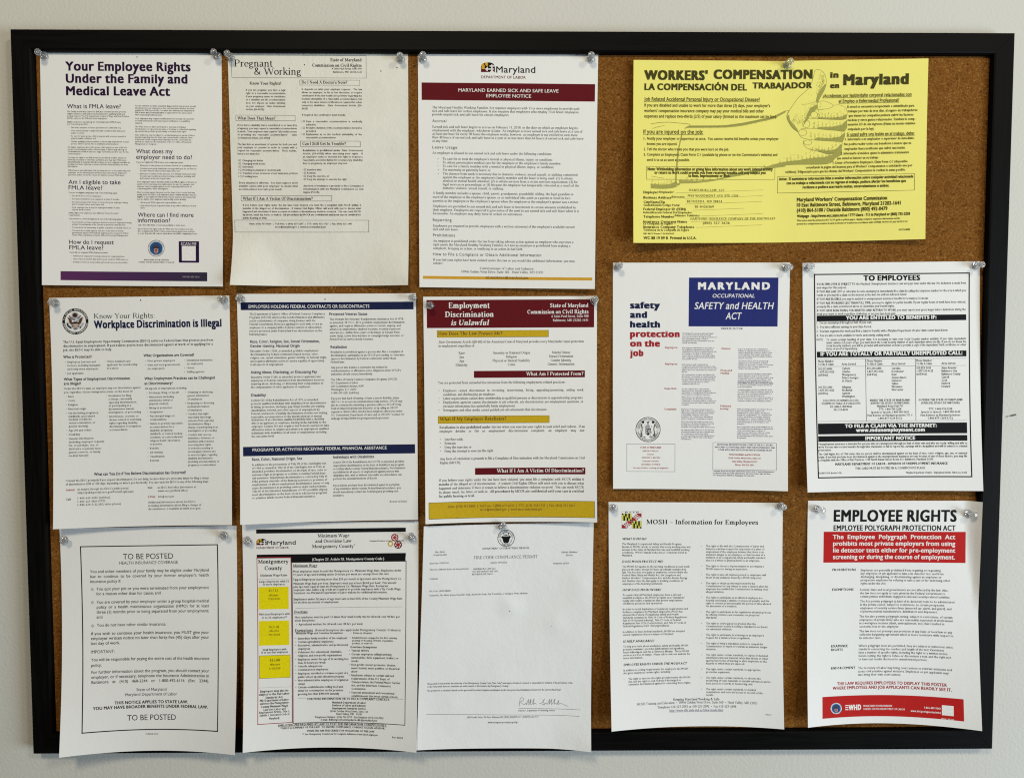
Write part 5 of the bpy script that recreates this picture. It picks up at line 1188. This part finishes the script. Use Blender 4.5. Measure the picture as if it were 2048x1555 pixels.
# === 11 minimum wage
S = Sheet('notice', 'minimum wage and overtime notice with red side column and three yellow rate boxes', (483.9, 1046, 836.9, 1041.5, 832.8, 1504.2, 485.4, 1504.4), bot=(24, 12, 26), mat=PW, seed=11)
S.Z(470, 1040, 5.389); S.P('rule_bar'); S.R(228, 98, 1841, 122, 'k'); S.R(234, 369, 1841, 391, 'k')
S.P('logo'); md_logo(S, 231, 266, 110, 70); S.T(348, 264, 655, 45, 'Maryland', w=.014); S.T(232, 306, 580, 20, 'DEPARTMENT OF LABOR', w=.016, c='m')
S.P('headline'); S.T(892, 182, 1234, 36, 'Minimum Wage', f='t', w=.02); S.T(866, 240, 1258, 36, 'and Overtime Law', f='t', w=.02); S.T(830, 297, 1296, 36, 'Montgomery County\\*', f='t', w=.02)
S.P('gear_emblem'); S.RG(1722, 184, 30, 40, 'd'); S.RG(1722, 184, 0, 9, 'd')
for a in range(0, 180, 45): S.ST([(1722 - 30 * math.cos(math.radians(a + 20)), 184 - 30 * math.sin(math.radians(a + 20))), (1722 + 30 * math.cos(math.radians(a + 20)), 184 + 30 * math.sin(math.radians(a + 20)))], 8, 'd', smooth=False)
S.RG(1676, 252, 18, 30, 'g'); S.RG(1758, 262, 32, 42, 'm'); S.RG(1758, 262, 0, 14, 'd')
for a in (25, 85, 145): S.ST([(1758 - 32 * math.cos(math.radians(a)), 262 - 32 * math.sin(math.radians(a))), (1758 + 32 * math.cos(math.radians(a)), 262 + 32 * math.sin(math.radians(a)))], 14, 'd', smooth=False)
S.T(1454, 228, 1826, 14, 'Maryland Division of Labor and Industry', w=.01)
S.P('black_bar'); S.R(600, 402, 1838, 440, 'k'); S.T(832, 432, 1608, 26, '(Chapter 27, Article XI, Montgomery County Code )', f='t', w=.02, c='w')
S.P('border'); s0, t0 = S.px(236, 400); s1, _ = S.px(602, 400); s2, t2 = S.px(612, 452); s3, _ = S.px(1844, 430); s4, _ = S.px(618, 452)
S.Z(470, 1270, 5.389); _, t1 = S.px(420, 946); _, t3 = S.px(1200, 936)
def frame_st(S, s0, t0, s1, t1, lw, c):
    for q in ((s0 - lw / 2 / S.W, t0, s1 + lw / 2 / S.W, t0), (s0 - lw / 2 / S.W, t1, s1 + lw / 2 / S.W, t1), (s0, t0, s0, t1), (s1, t0, s1, t1)): S.line_st(*q, lw, c)
frame_st(S, s0, t0, s1, t1, .0008, 'd'); frame_st(S, s2, t2, s3, t3, .0008, 's')
S.Z(470, 1040, 5.389)
S.P('rate_box'); S.R(256, 718, 580, 952, 'y'); S.R(260, 1084, 586, 1340, 'y')
for x0, y, x1, h_, a in ((362, 768, 466, 26, '$17.15'), (370, 1160, 474, 26, '$15.50')): S.T(x0, y, x1, h_, a, f='t', w=.02, c='e')
for x0, y, x1, a in ((364, 816, 468, 'effective'), (358, 856, 480, '7/1/2024'), (370, 1200, 474, 'effective'), (362, 1242, 484, '7/1/2024')): S.T(x0, y, x1, 22, a, c='e')
S.P('section_heading'); S.col = 'k'; S.T(248, 464, 580, 42, 'Montgomery', f='t', w=.02); S.T(320, 534, 512, 42, 'County', f='t', w=.02); S.T(272, 603, 564, 23, 'Minimum Wage Rates', f='t', w=.02)
S.T(626, 502, 888, 30, 'Minimum Wage', f='t', w=.02, ul=True); S.T(636, 1000, 784, 30, 'Overtime', f='t', w=.02, ul=True); S.T(650, 1198, 840, 30, 'Exemptions', f='t', w=.02, ul=True)
S.P('body_text'); S.col = 's'
S.T(262, 670, 578, 22, 'Large Employers with 51'); S.T(298, 700, 538, 22, 'or more employees'); S.T(262, 1022, 592, 22, 'Mid-sized Employers with'); S.T(294, 1058, 562, 22, '11 to 50 employees\\*\\*')
S.B(626, 1794, 560, 36, 23, "Most employees must be paid the Montgomery Co. Minimum Wage Rate. Employees under\n19 years of age and working under 20 hours per week are exempt from this rate.")
S.T(626, 648, 1796, 23, '*Tipped Employees* (earning more than $30 per month in tips) must earn the Montgomery Co.')
S.B(630, 1788, 692, 33.5, 23, "Minimum Wage Rate per hour. Employers must pay at least *$4.00 per hour*. This amount\nplus tips must equal at least the Montgomery Co. Minimum Wage Rate. Restaurant\nemployers who utilize a tip credit are required to provide employees with a Tip Credit Wage\nStatement. See Maryland Department of Labor website for additional information.")
S.B(632, 1804, 860, 34, 23, "*Employees under 20 years of age* must earn at least 85% of the County Minimum Wage Rate\nfor the first six months of employment.")
S.B(644, 1778, 1054, 35, 23, "Most employees must be paid *1.5 times* their usual hourly rate for all work over *40 hrs.* per\nweek. Exceptions:")
S.B(686, 1378, 1130, 35, 23, "•Agricultural workers for all work over *40 hrs.* per week", bo=28); S.T(866, 1193, 1784, 23, "(Federal Exemptions also apply under Montgomery County's Ordinance)"); S.T(662, 1226, 1166, 20, 'Minimum Wage and Overtime Exemptions:', w=.024)
S.B(1274, 1482, 1222, 34, 21, "•Drive-in theaters", bo=28)
S.P('rule'); S.LN(652, 946, 1802, 930, 2, 's'); S.LN(240, 634, 590, 630, 2, 'l')
S.Z(470, 1270, 5.389); S.P('rule'); S.LN(678, 676, 1812, 686, 2, 's'); S.LN(250, 564, 610, 550, 2, 'l')
S.P('rate_box'); S.R(264, 218, 595, 450, 'y'); S.BX(264, 218, 595, 450, 3, 's'); S.T(376, 279, 484, 26, '$15.00', f='t', w=.02, c='e'); S.T(374, 323, 486, 22, 'effective', c='e'); S.T(372, 365, 490, 22, '1/1/2024', c='e')
S.P('body_text'); S.T(298, 164, 554, 22, 'Small Employers with'); S.T(282, 194, 572, 22, '10 or less than employees')
S.B(678, 1226, 42, 37, 22, "•Immediate family member of the employer\n•Certain agricultural employees\n•Executives, administrative, and professional\nemployees\n•Volunteers for educational, charitable,\nreligious, and non-profit organizations\n\n•Employees under the age of 16 working less\nthan 20 hours per week\n•Outside salespersons\n•Commissioned employees\n\n•Employees enrolled as a trainee as part of a\npublic school special education program\n•Non-administrative employees of organized\ncamps\n•Certain establishments selling food and\ndrink for consumption on the premises\ngrossing less than $400,000 annually", bo=28, g=.1)
S.B(1262, 1750, 32, 30, 18, "•Establishments engaged in the first canning,\npacking or freezing of fruits, vegetables,\npoultry, or seafood", bo=26); S.T(1242, 134, 1530, 22, 'Overtime Exemptions', w=.024)
S.B(1254, 1784, 171, 36.4, 22, "•Taxicab drivers\n\n•Certain employees selling/servicing\nautomobiles, farm equipment, trailers, or\ntrucks\n\n•Non-profit concert promoter, theater,\nmusic festival, music pavilion, or theatrical\nshow\n\n•Employers subject to certain railroad\nrequirements of the U.S. Dept. of\nTransportation, the Federal Motor Carrier\nAct, and the Interstate Commerce\nCommission\n\n•Seasonal amusement and recreational\nestablishments that meet certain criteria", bo=26, g=.1)
for y, wd, a in ((694, 886, 'FOR MORE INFORMATION OR TO FILE A COMPLAINT CONTACT:'),): S.CT(1226, y, wd, 22, a, w=.016)
for y, wd, a in ((730, 364, 'Maryland Department of Labor'), (761, 360, 'Division of Labor and Industry'), (793, 358, 'Employment Standards Service')): S.CT(1230, y, wd, 21, a, w=.024)
for y, wd, a in ((824, 408, '10946 Golden West Drive, Suite 160'), (853, 276, 'Hunt Valley, MD  21031'), (888, 740, 'Telephone Number: (410) 767-2357 • Fax Number: (410) 333-7303'), (916, 606, 'E-mail: dldliemploymentstandards-dllr@maryland.gov')): S.CT(1230, y, wd, 21, a)
for y, wd, a in ((614, 304, 'Employers may also be'), (648, 330, 'subject to the Fair Labor'), (680, 190, 'Standards Act.'), (714, 312, 'MD Department of Labor'), (746, 308, 'enforces the Montgomery'), (780, 292, 'County Minimum Wage')): S.CT(425, y, wd, 23, a, w=.026, c='k')
for y, wd, a in ((810, 236, '*Law* (see Labor and'), (842, 330, 'Employment Article, Title 3,'), (873, 322, 'Subtitle 1, Annotated Code of'), (904, 114, 'Maryland).')): S.CT(427, y, wd, 22, a)
S.T(468, 980, 1636, 22, 'EMPLOYERS ARE REQUIRED BY LAW TO POST THIS INFORMATION CONSPICUOUSLY.', w=.024, ul=True); S.T(490, 1010, 1618, 20, '\\*THIS IS A SUMMARY OF THE LAW.  TO ENSURE COMPLIANCE, CONSULT A LEGAL ADVISOR.', w=.02); S.T(780, 1036, 1506, 20, 'PENALTIES ARE PRESCRIBED FOR VIOLATIONS OF THE LAW.', w=.02); S.T(726, 1072, 1544, 18, '\\*\\* See Montgomery County Law for complete definition of mid-sized employers', w=.016); S.T(1694, 1104, 1808, 19, 'Rev. 4/2024', shear=.2)
S.done()

# === 12 fire code permit
S = Sheet('permit', 'bright white wrinkled fire code permit with county seal and signature', (847.6, 1051.9, 1187.5, 1045, 1182.4, 1503.3, 832.4, 1499.5), top=(7, 0.5, 2), bot=(21, 15, 22), mat=PB, seed=12, wave=.6, curl=[(1, 1, 5, .25), (.52, .375, 2.2, .10), (.79, .45, 1.3, .09), (.93, .28, 1.5, .12), (.2, .8, 1.2, .16)], cat='permit')
S.Z(820, 1030, 5.251); S.P('seal'); S.RG(1009, 240, 84, 90, 's'); S.RG(1009, 240, 62, 66, 's'); S.ARC(1009, 240, 68, 14, 'MONTGOMERY COUNTY', 90, c='s', span=170, w=.01); S.ARC(1009, 240, 82, 14, 'MARYLAND', 270, c='s', inside=True, span=70, w=.01); S.T(944, 270, 960, 11, '17'); S.T(1054, 270, 1070, 11, '76')
S.PG([(975, 215), (990, 222), (1028, 222), (1046, 212), (1062, 222), (1046, 246), (1040, 275), (1028, 292), (992, 292), (978, 275), (972, 246), (956, 226)], 's'); S.PG([(984, 228), (1036, 228), (1034, 258), (1009, 276), (986, 258)], 'k'); S.ST([(984, 196), (990, 210), (1004, 214), (1009, 200), (1016, 214), (1030, 210), (1036, 194)], 8, 'k'); S.ST([(980, 190), (988, 182)], 6, 'k', smooth=False); S.ST([(1038, 190), (1030, 182)], 6, 'k', smooth=False)
S.P('headline'); S.T(762, 359, 1250, 20, 'DEPARTMENT OF PERMITTING SERVICES', w=.002); S.T(670, 459, 1338, 32, 'FIRE CODE COMPLIANCE PERMIT', f='t', c='s')
S.P('body_text'); S.col = 's'
for x0, y, x1, a in ((264, 394, 366, 'Marc Elrich'), (242, 424, 390, 'County Executive'), (1592, 394, 1756, 'Rabbiah Sabbakhan'), (1638, 425, 1710, 'Director'), (208, 512, 404, 'Issue Date: 09/30/2024'), (848, 504, 1020, 'Expires: 09/30/2025'), (1506, 512, 1668, 'Permit No: 231019'), (206, 578, 622, 'This is to certify that license has been granted to:'), (666, 572, 900, 'HAMELBURG LAW LLC'), (656, 600, 922, '7910 WOODMONT AVE 1350'), (654, 627, 866, 'BETHESDA, MD 20814'), (204, 674, 296, 'Comments:'), (202, 804, 428, 'Use Code: LBS-BUSINESS'), (202, 848, 1234, 'Operations:  Fire Alarm System, Diesel Fire Pump, Electric Fire Pump, Stair Pressurization, Standpipe, Private Hydrants')): S.T(x0, y, x1, 18, a)
S.P('pin_hole'); S.RG(1048, 1005, 0, 5); S.RG(1483, 1160, 0, 4)
S.P('body_text'); S.Z(820, 1270, 5.251)
S.B(180, 1708, 516, 30, 17, "*This permit is issued under the authority of the Montgomery County Code (\"the Code\") and may be forfeited, revoked, or suspended for violation of the provisions of the*\n*Code.This permit does not constitute an endorsement of this business by Montgomery County.*", w=0.0)
S.T(180, 588, 1588, 17, 'The permit fee is calculated based on the approved Executive Regulationsmultiplied by the Enterprise Fund Stabilization Factor for the current fiscal year.', w=.02)
S.T(1140, 796, 1524, 18, 'Director , Department of Permitting Services'); S.T(598, 866, 1352, 18, '2425 Reedie Drive, 7th Floor Wheaton MD 20902 (240)777-0311  (240)777-6256 TTY'); S.T(818, 920, 1134, 18, 'www.montgomerycountymd.gov/dps')
S.P('rule'); S.LN(1140, 764, 1790, 780, 3, 's'); S.LN(172, 828, 1780, 848, 3, 's')
S.P('signature')
for p in ([(1146, 744), (1152, 700), (1160, 660), (1176, 650), (1194, 662), (1184, 684), (1160, 696), (1178, 712), (1200, 724), (1214, 708), (1222, 716), (1222, 726), (1232, 700), (1246, 668), (1240, 716), (1252, 722), (1262, 690), (1272, 664), (1266, 716), (1282, 720), (1292, 690), (1304, 662), (1296, 722), (1312, 706), (1328, 724)],
          [(1244, 698), (1276, 692)], [(1356, 714), (1384, 706), (1402, 682), (1416, 664), (1396, 690), (1412, 716), (1386, 726), (1412, 720), (1432, 704), (1440, 722), (1456, 690), (1470, 666), (1462, 720), (1478, 690), (1492, 668), (1482, 720), (1502, 706), (1514, 680), (1524, 664), (1514, 720), (1530, 706), (1544, 722), (1552, 700), (1562, 680), (1556, 722), (1580, 708), (1600, 716), (1630, 730), (1662, 740)]): S.ST(p, 2.8, 's')
S.done()

# === 13 state safety information
S = Sheet('notice', 'two-column safety information sheet with small checked flag emblem at its top corner', (1217.1, 1003.3, 1566, 1004.9, 1568.5, 1457.6, 1223.2, 1462), bot=(25, 11, 19), mat=PW, seed=13)
S.Z(1225, 1010, 28.27); S.P('flag_emblem'); S.R(522, 330, 1640, 1300, 'w'); S.BX(522, 330, 1640, 1300, 10, 'l')
for x0, x1, a in ((715, 850, 'M'), (945, 1065, 'O'), (1140, 1260, 'S'), (1340, 1475, 'H')): S.T(x0, 432, x1, 86, a, w=.05)
def calvert(S, x, y, w, h):
    """paly and counterchanged by a bend"""
    S.PG([(x, y), (x + w, y), (x + w, y + h), (x, y + h)], 'k')
    for i in range(6):
        xa, xb = x + w * i / 6, x + w * (i + 1) / 6; ya, yb = y + h * (i / 6 * .72 + .14), y + h * ((i + 1) / 6 * .72 + .14)
        if i % 2: S.PG([(xa, y), (xb, y), (xb, yb), (xa, ya)], 'Y')
        else: S.PG([(xa, ya), (xb, yb), (xb, y + h), (xa, y + h)], 'Y')
def crossland(S, x, y, w, h):
    mx, my = x + w / 2, y + h / 2
    S.PG([(x, y), (mx, y), (mx, my), (x, my)], 'w'); S.PG([(mx, y), (x + w, y), (x + w, my), (mx, my)], 'd'); S.PG([(x, my), (mx, my), (mx, y + h), (x, y + h)], 'd'); S.PG([(mx, my), (x + w, my), (x + w, y + h), (mx, y + h)], 'w')
    b = .06
    S.PG([(mx - b * w, y + .18 * h), (mx, y + .1 * h), (mx, my), (x + .12 * w, my), (x + .2 * w, my - b * h), (mx - b * w, my - b * h)], 'd'); S.PG([(mx, y + .1 * h), (mx + b * w, y + .18 * h), (mx + b * w, my - b * h), (x + .85 * w, my - b * h), (x + .92 * w, my), (mx, my)], 'w')
    S.PG([(mx, my), (x + .92 * w, my), (x + .85 * w, my + b * h), (mx + b * w, my + b * h), (mx + b * w, y + .85 * h), (mx, y + .92 * h)], 'd'); S.PG([(mx, my), (mx, y + .92 * h), (mx - b * w, y + .85 * h), (mx - b * w, my + b * h), (x + .2 * w, my + b * h), (x + .12 * w, my)], 'w')
    for (cx, cy, c_) in ((x + .28 * w, my - .1 * h, 'd'), (x + .75 * w, my - .1 * h, 'w'), (x + .28 * w, my + .1 * h, 'w'), (x + .75 * w, my + .1 * h, 'd'), (mx - .1 * w, y + .25 * h, 'd'), (mx + .1 * w, y + .25 * h, 'w'), (mx - .1 * w, y + .78 * h, 'w'), (mx + .1 * w, y + .78 * h, 'd')): S.RG(cx, cy, 0, .055 * w, c_)
calvert(S, 525, 455, 555, 415); crossland(S, 1085, 455, 550, 415); crossland(S, 525, 880, 555, 415); calvert(S, 1085, 880, 550, 415)
S.Z(1200, 990, 5.251); S.P('headline'); S.T(486, 301, 1660, 48, 'MOSH – Information for Employees', f='t', w=.02)
S.P('section_heading')
for x0, y, x1, a in ((232, 468, 486, 'WHAT IS MOSH?'), (234, 706, 660, 'DOES MOSH PROTECT ME?'), (237, 1004, 640, 'HOW DOES MOSH WORK?')): S.T(x0, y, x1, 24, a, w=.032, shear=.2)
S.P('body_text'); S.col = 's'
S.B(232, 950, 519, 30, 20, "The Maryland Occupational Safety and Health Program,\nknown as MOSH, works to ensure that every working man and\nwoman in the State of Maryland has safe and healthful working\nconditions.  MOSH \"stands in the shoes\" of federal OSHA in\nMaryland.", w=.006)
S.B(234, 940, 757, 30, 20, "The MOSH Act applies to the working conditions at each work\nplace in the State, except for those specifically exempted by\nlaw. The Act does not apply to employees covered under the\nFederal Mine Safety and Health Act, the Longshore and\nHarbor Workers' Compensation Act, and the Atomic Energy\nAct. Neither does the law apply to working conditions of\nemployees of the federal government.", w=.006)
S.B(238, 926, 1055, 29.8, 20, "To ensure that all Maryland employees have a safe and\nhealthful workplace, the MOSH program uses \"standards,\"\nlegally enforceable regulations that govern employment\nconditions, practices, and operations.\n\nIn order to avoid duplication of regulatory requirements and\nfacilitate compliance by Maryland employers, MOSH has\nadopted the Federal Occupational Safety and Health\nStandards contained in ~Title 29 Code of Federal Regulations~\n~Part 1910~ (General Industry), ~Title 29 Code of Federal~\n~Regulations Part 1926~ (Construction), and ~Title 29 Code of~\n~Federal Regulations Part 1928 (Agriculture).~\n\nIn addition to these federal standards, MOSH has adopted\nseveral regulations that are unique to Maryland.", w=.006, g=1.0)
S.B(1112, 1796, 541, 30, 20, "•The right to file with the Commissioner of Labor and\nIndustry a written request for inspection of a place of\nemployment if the employee believes that there is an\nimminent danger to an employee, or that because of a\nviolation of an occupational safety and health standard,\nthere is a threat of physical harm to an employee.\n\n•The right to choose a representative to accompany a\nMOSH inspector during an inspection;\n\n•The right to have all citations posted so employees will\nknow of any violations found by a MOSH inspector;\n\n•The right to obtain an informal review by the\nCommissioner for any refusal to issue a citation after the\nemployee has notified the Commissioner in writing of an\nalleged violation;\n\n•The right to participate as an affected employee in a\nhearing contesting a citation or proposed penalty, and the\nright to contest as unreasonable the period of time allowed\nfor abatement of a violation;\n\n•The right to participate in the regulations adoption process\nby offering evidence and comments on proposed\nstandards;", w=.006, bo=52)
S.Z(1200, 1230, 5.251)
S.P('section_heading'); S.col = 'k'; S.T(244, 284, 568, 24, 'IS HELP AVAILABLE?', w=.032, shear=.2); S.T(248, 530, 912, 24, 'EMPLOYEE RIGHTS UNDER THE MOSH ACT', w=.032, shear=.2)
S.P('body_text'); S.col = 's'
S.B(244, 948, 336, 30.4, 20, "To help you learn about workplace safety and health, MOSH\npresents *seminars*, provides *publications* and *speakers*,\nloans *videotapes*, and has a reference *library*.  These MOSH\nservices are free of charge.  Please call or visit our website for\nmore information.", w=.006)
S.B(246, 926, 586, 30, 20, "In addition to setting requirements for employers, the MOSH\nAct gives employees certain rights, including:", w=.006)
S.B(298, 955, 676, 29.5, 20, "•The right to exercise the rights provided under the MOSH\nAct, and the right to seek redress if discharged or\notherwise discriminated against for exercising those rights.", w=.006, bo=50)
S.B(1114, 1790, 92, 30, 20, "•The right to court appeal on grounds that the\nCommissioner's action in setting a standard is not based\non substantial evidence;\n\n•The right to participate in a hearing on an employer's\nrequest for a variance from a regulation;\n\n•The right to bring a mandamus action to compel the\nCommissioner to enjoin or restrain an imminent danger\nsituation;\n\n•The right, under certain standards, to copies of chemical\ninformation lists and material safety data sheets or other\nappropriate forms of warning to alert employees to the\nhazards to which they are exposed;\n\n•The right, under certain standards, to appropriate\nprotective equipment;\n\n•The right, under certain standards, to observe the\nmonitoring of toxic materials or harmful substances and to\nhave access to records or monitoring; and,\n\n•The right, under certain standards, to medical\nexaminations and tests and access to records of the\nresults.", w=.006, bo=52)
S.T(770, 893, 1254, 25, 'Keeping Maryland Working & Safe', f='t', w=.02); S.T(386, 944, 1652, 25, 'MOSH Training and Education  •  10946 Golden West Drive, Suite 160  •  Hunt Valley, MD 21031', f='t'); S.T(604, 976, 1430, 25, 'Telephone 410-527-2091 or 410-527-2092  •  Fax 410-527-4498', f='t'); S.T(730, 1010, 1294, 25, 'http://www.dllr.state.md.us/labor/mosh.html', f='t', c='L', ul=True); S.T(1738, 1046, 1800, 13, '04/2017')
S.done()

# === 14 polygraph protection
S = Sheet('notice', 'lie detector rights notice with bold black headline and two red banners', (1616, 1000.7, 1965.6, 1003.7, 1964.4, 1461, 1616, 1454.2), bot=(20, 8, 27), mat=PW, seed=14, power=1.5, edge=(.93, 9.5))
S.Z(1590, 990, 5.12); S.P('headline'); S.T(395, 266, 1655, 118, 'EMPLOYEE RIGHTS', w=.034); S.T(394, 359, 1644, 54, 'EMPLOYEE POLYGRAPH PROTECTION ACT', w=.03)
S.P('red_banner'); S.R(292, 372, 1746, 692, 'r')
for y, a in ((446, 'The  Employee  Polygraph  Protection  Act'), (514, 'prohibits most private employers from using'), (583, 'lie detector tests either for pre-employment'), (651, 'screening or during the course of employment.')): S.B(386, 1640, y, 60, 44, a, w=.02, c='w', j=True)
S.P('section_heading'); S.T(383, 773, 625, 25, 'PROHIBITIONS', w=.034); S.T(380, 976, 600, 25, 'EXEMPTIONS', w=.034)
S.P('body_text'); S.col = 's'
S.B(671, 1588, 776, 33.8, 23, "Employers are generally prohibited from requiring or requesting\nany employee or job applicant to take a lie detector test, and from\ndischarging, disciplining, or discriminating against an employee or\nprospective employee for refusing to take a test or for exercising other\nrights under the Act.", w=.004)
S.B(666, 1632, 976, 34.6, 23, "Federal, State and local governments are not affected by the law. Also,\nthe law does not apply to tests given by the Federal Government to\ncertain private individuals engaged in national security-related activities.\n\nThe Act permits polygraph (a kind of lie detector) tests to be administered\nin the private sector, subject to restrictions, to certain prospective\nemployees of security service firms (armored car, alarm, and guard), and\nof pharmaceutical manufacturers, distributors and dispensers.", w=.004, g=.4)
S.Z(1590, 1230, 5.12)
S.B(658, 1620, 20, 34.4, 23, "The Act also permits polygraph testing, subject to restrictions, of certain\nemployees of private firms who are reasonably suspected of involvement\nin a workplace incident (theft, embezzlement, etc.) that resulted in\neconomic loss to the employer.\n\nThe law does not preempt any provision of any State or local law or any\ncollective bargaining agreement which is more restrictive with respect to\nlie detector tests.", w=.004, g=.38)
S.B(651, 1614, 320, 34.4, 23, "Where polygraph tests are permitted, they are subject to numerous strict\nstandards concerning the conduct and length of the test. Examinees\nhave a number of specific rights, including the right to a written notice\nbefore testing, the right to refuse or discontinue a test, and the right not\nto have test results disclosed to unauthorized persons.", w=.004)
S.B(646, 1608, 547, 34.4, 23, "The Secretary of Labor may bring court actions to restrain violations and\nassess civil penalties against violators. Employees or job applicants may\nalso bring their own court actions.", w=.004)
S.P('section_heading'); S.T(371, 326, 541, 25, 'EXAMINEE', w=.034, c='k'); S.T(371, 363, 490, 25, 'RIGHTS', w=.034, c='k'); S.T(369, 552, 618, 25, 'ENFORCEMENT', w=.034, c='k')
S.P('headline'); S.T(431, 713, 1556, 31, 'THE LAW REQUIRES EMPLOYERS TO DISPLAY THIS POSTER', w=.03, c='d'); S.T(385, 760, 1606, 31, 'WHERE EMPLOYEES AND JOB APPLICANTS CAN READILY SEE IT.', w=.03, c='d')
S.P('red_banner'); S.R(281, 834, 1732, 1084, 'r'); S.P('seal'); dol_seal(S, 422, 950, 60)
S.P('red_banner'); S.T(548, 968, 676, 54, 'WHD', w=.05, c='w')
for y in (922, 943, 964): S.ST([(514, y), (530, y - 3), (546, y)], 9, 'w')
S.T(698, 934, 992, 20, 'WAGE AND HOUR DIVISION', w=.03, c='w'); S.T(700, 966, 1126, 20, 'UNITED STATES DEPARTMENT OF LABOR', w=0.0, c='w'); S.T(1322, 950, 1490, 20, '1-866-487-9243', w=.03, c='w'); S.T(1184, 984, 1490, 20, 'www.dol.gov/agencies/whd', w=.03, c='w'); S.R(1504, 916, 1626, 1030, 'w'); S.T(1496, 1060, 1628, 13, 'WH1462    REV 02/22', w=.02, c='w')
S.done()

# ---------------------------------------------------------------- push pins (clear plastic)
M_CLEAR, M_STEEL = mat_clear(), mat_steel()
def lathe(profile, n=28):
    V, F = [], []
    for r, y in profile:
        for i in range(n): V.append((r * math.cos(2 * math.pi * i / n), r * math.sin(2 * math.pi * i / n), y))
    m = len(profile)
    for j in range(m - 1):
        for i in range(n): F.append((j * n + i, j * n + (i + 1) % n, (j + 1) * n + (i + 1) % n, (j + 1) * n + i))
    F.append(tuple(range(n))[::-1]); F.append(tuple(range((m - 1) * n, m * n)))
    return V, F
GRIP = [(1.6, 0.25), (4.1, 0.3), (4.8, 0.8), (5.0, 1.6), (4.6, 2.4), (3.5, 3.0), (2.5, 3.4), (2.15, 5.0), (2.1, 7.0), (2.25, 9.0), (2.7, 10.6), (3.5, 11.2), (4.0, 11.9), (4.05, 12.8), (3.7, 13.5), (2.6, 14.0), (0.9, 14.2)]
gv, gf = lathe([(r * 1e-3, y * 1e-3) for r, y in GRIP]); nv_, nf_ = lathe([(0.0004, -0.0045), (0.00055, -0.0035), (0.00055, 0.004), (0.0003, 0.0045)], 10)
def pin_mesh(name, V, F, mat):
    me = bpy.data.meshes.new(name); me.from_pydata(V, [], F); me.materials.append(mat)
    me.polygons.foreach_set('use_smooth', [len(f) == 4 for f in F]); me.update(); return me
ME_G, ME_N = pin_mesh('pin_grip', gv, gf, M_CLEAR), pin_mesh('pin_needle', nv_, nf_, M_STEEL)
SHEETS = {}
PINS = [  # base in the photo, head in the photo, what it holds
 (88.5, 111, 74.5, 104, 'clear push pin at the left top corner of the family and medical leave notice'), (434, 111, 426.5, 104, 'clear push pin at the right top corner of the family and medical leave notice'),
 (461.5, 114.5, 453.5, 106.5, 'clear push pin at the left top corner of the creased pregnancy notice'), (801.5, 118, 799.5, 111, 'clear push pin at the right top corner of the creased pregnancy notice'),
 (845, 117.5, 846, 109, 'clear push pin at the left top corner of the sick leave notice'), (1182, 117.5, 1182.5, 109.5, 'clear push pin at the right top corner of the sick leave notice'),
 (1573.5, 130, 1582, 122, 'clear push pin on the fold of the yellow compensation poster'),
 (111, 605.5, 101, 604, 'clear push pin beside the round eagle seal'), (448, 599.5, 441, 596.5, 'clear push pin at the right top corner of the eagle seal notice'),
 (482, 597.5, 477, 596.5, 'clear push pin at the left end of the upper navy heading bar'), (827, 595, 823, 595, 'clear push pin at the right end of the upper navy heading bar'),
 (860, 610.5, 858.5, 610.5, 'clear push pin stuck through the maroon title block'), (1188, 602, 1191.5, 598.5, 'clear push pin on the corner of the maroon title block'),
 (1234, 533.5, 1240, 530, 'clear push pin at the left top corner of the blue title block notice'), (1570.5, 535, 1581, 534, 'clear push pin above the blue title block'),
 (1614.5, 535.5, 1624, 532, 'clear push pin at the left top corner of the unemployment notice'), (1950.5, 531, 1965, 529, 'clear push pin at the right top corner of the unemployment notice'),
 (128, 1080, 137, 1072, 'clear push pin at the left top corner of the health insurance notice'), (448, 1070, 454.5, 1064, 'clear push pin at the right top corner of the health insurance notice'),
 (496, 1083, 493.5, 1077, 'clear push pin beside the minimum wage notice state emblem'), (824, 1076, 821.5, 1069, 'clear push pin beside the minimum wage notice gear emblem'),
 (1003.5, 1052, 1007.5, 1049.5, 'clear push pin above the fire permit county seal'),
 (1228, 1016, 1225.5, 1014, 'clear push pin beside the checked flag emblem'), (1561, 1011.5, 1568, 1014, 'clear push pin at the plain top corner of the safety information sheet'),
 (1633.5, 1017.5, 1647, 1020.5, 'clear push pin left of the large employee rights headline'), (1935.5, 1026.5, 1950.5, 1028.5, 'clear push pin right of the large employee rights headline')]
for i, (u, v, hu, hv, lab) in enumerate(PINS):
    y0 = CORK_Y - GAP - 0.0012
    a = ray_plane(u, v, y0); b = ray_plane(hu, hv, y0 - 0.0135)
    d = Vector(b - a).normalized()
    if d.y > -0.80:                       # keep the lean plausible
        d.x *= 0.6; d.z *= 0.6; d.normalize()
    root = empty('push_pin', tuple(a), lab, 'push pin', 'clear push pins'); root.rotation_euler = d.to_track_quat('Z', 'Y').to_euler()
    for nm, me in (('grip', ME_G), ('needle', ME_N)):
        o = bpy.data.objects.new(nm, me); COL.objects.link(o); o.parent = root
bpy.data.objects.remove(_fo)
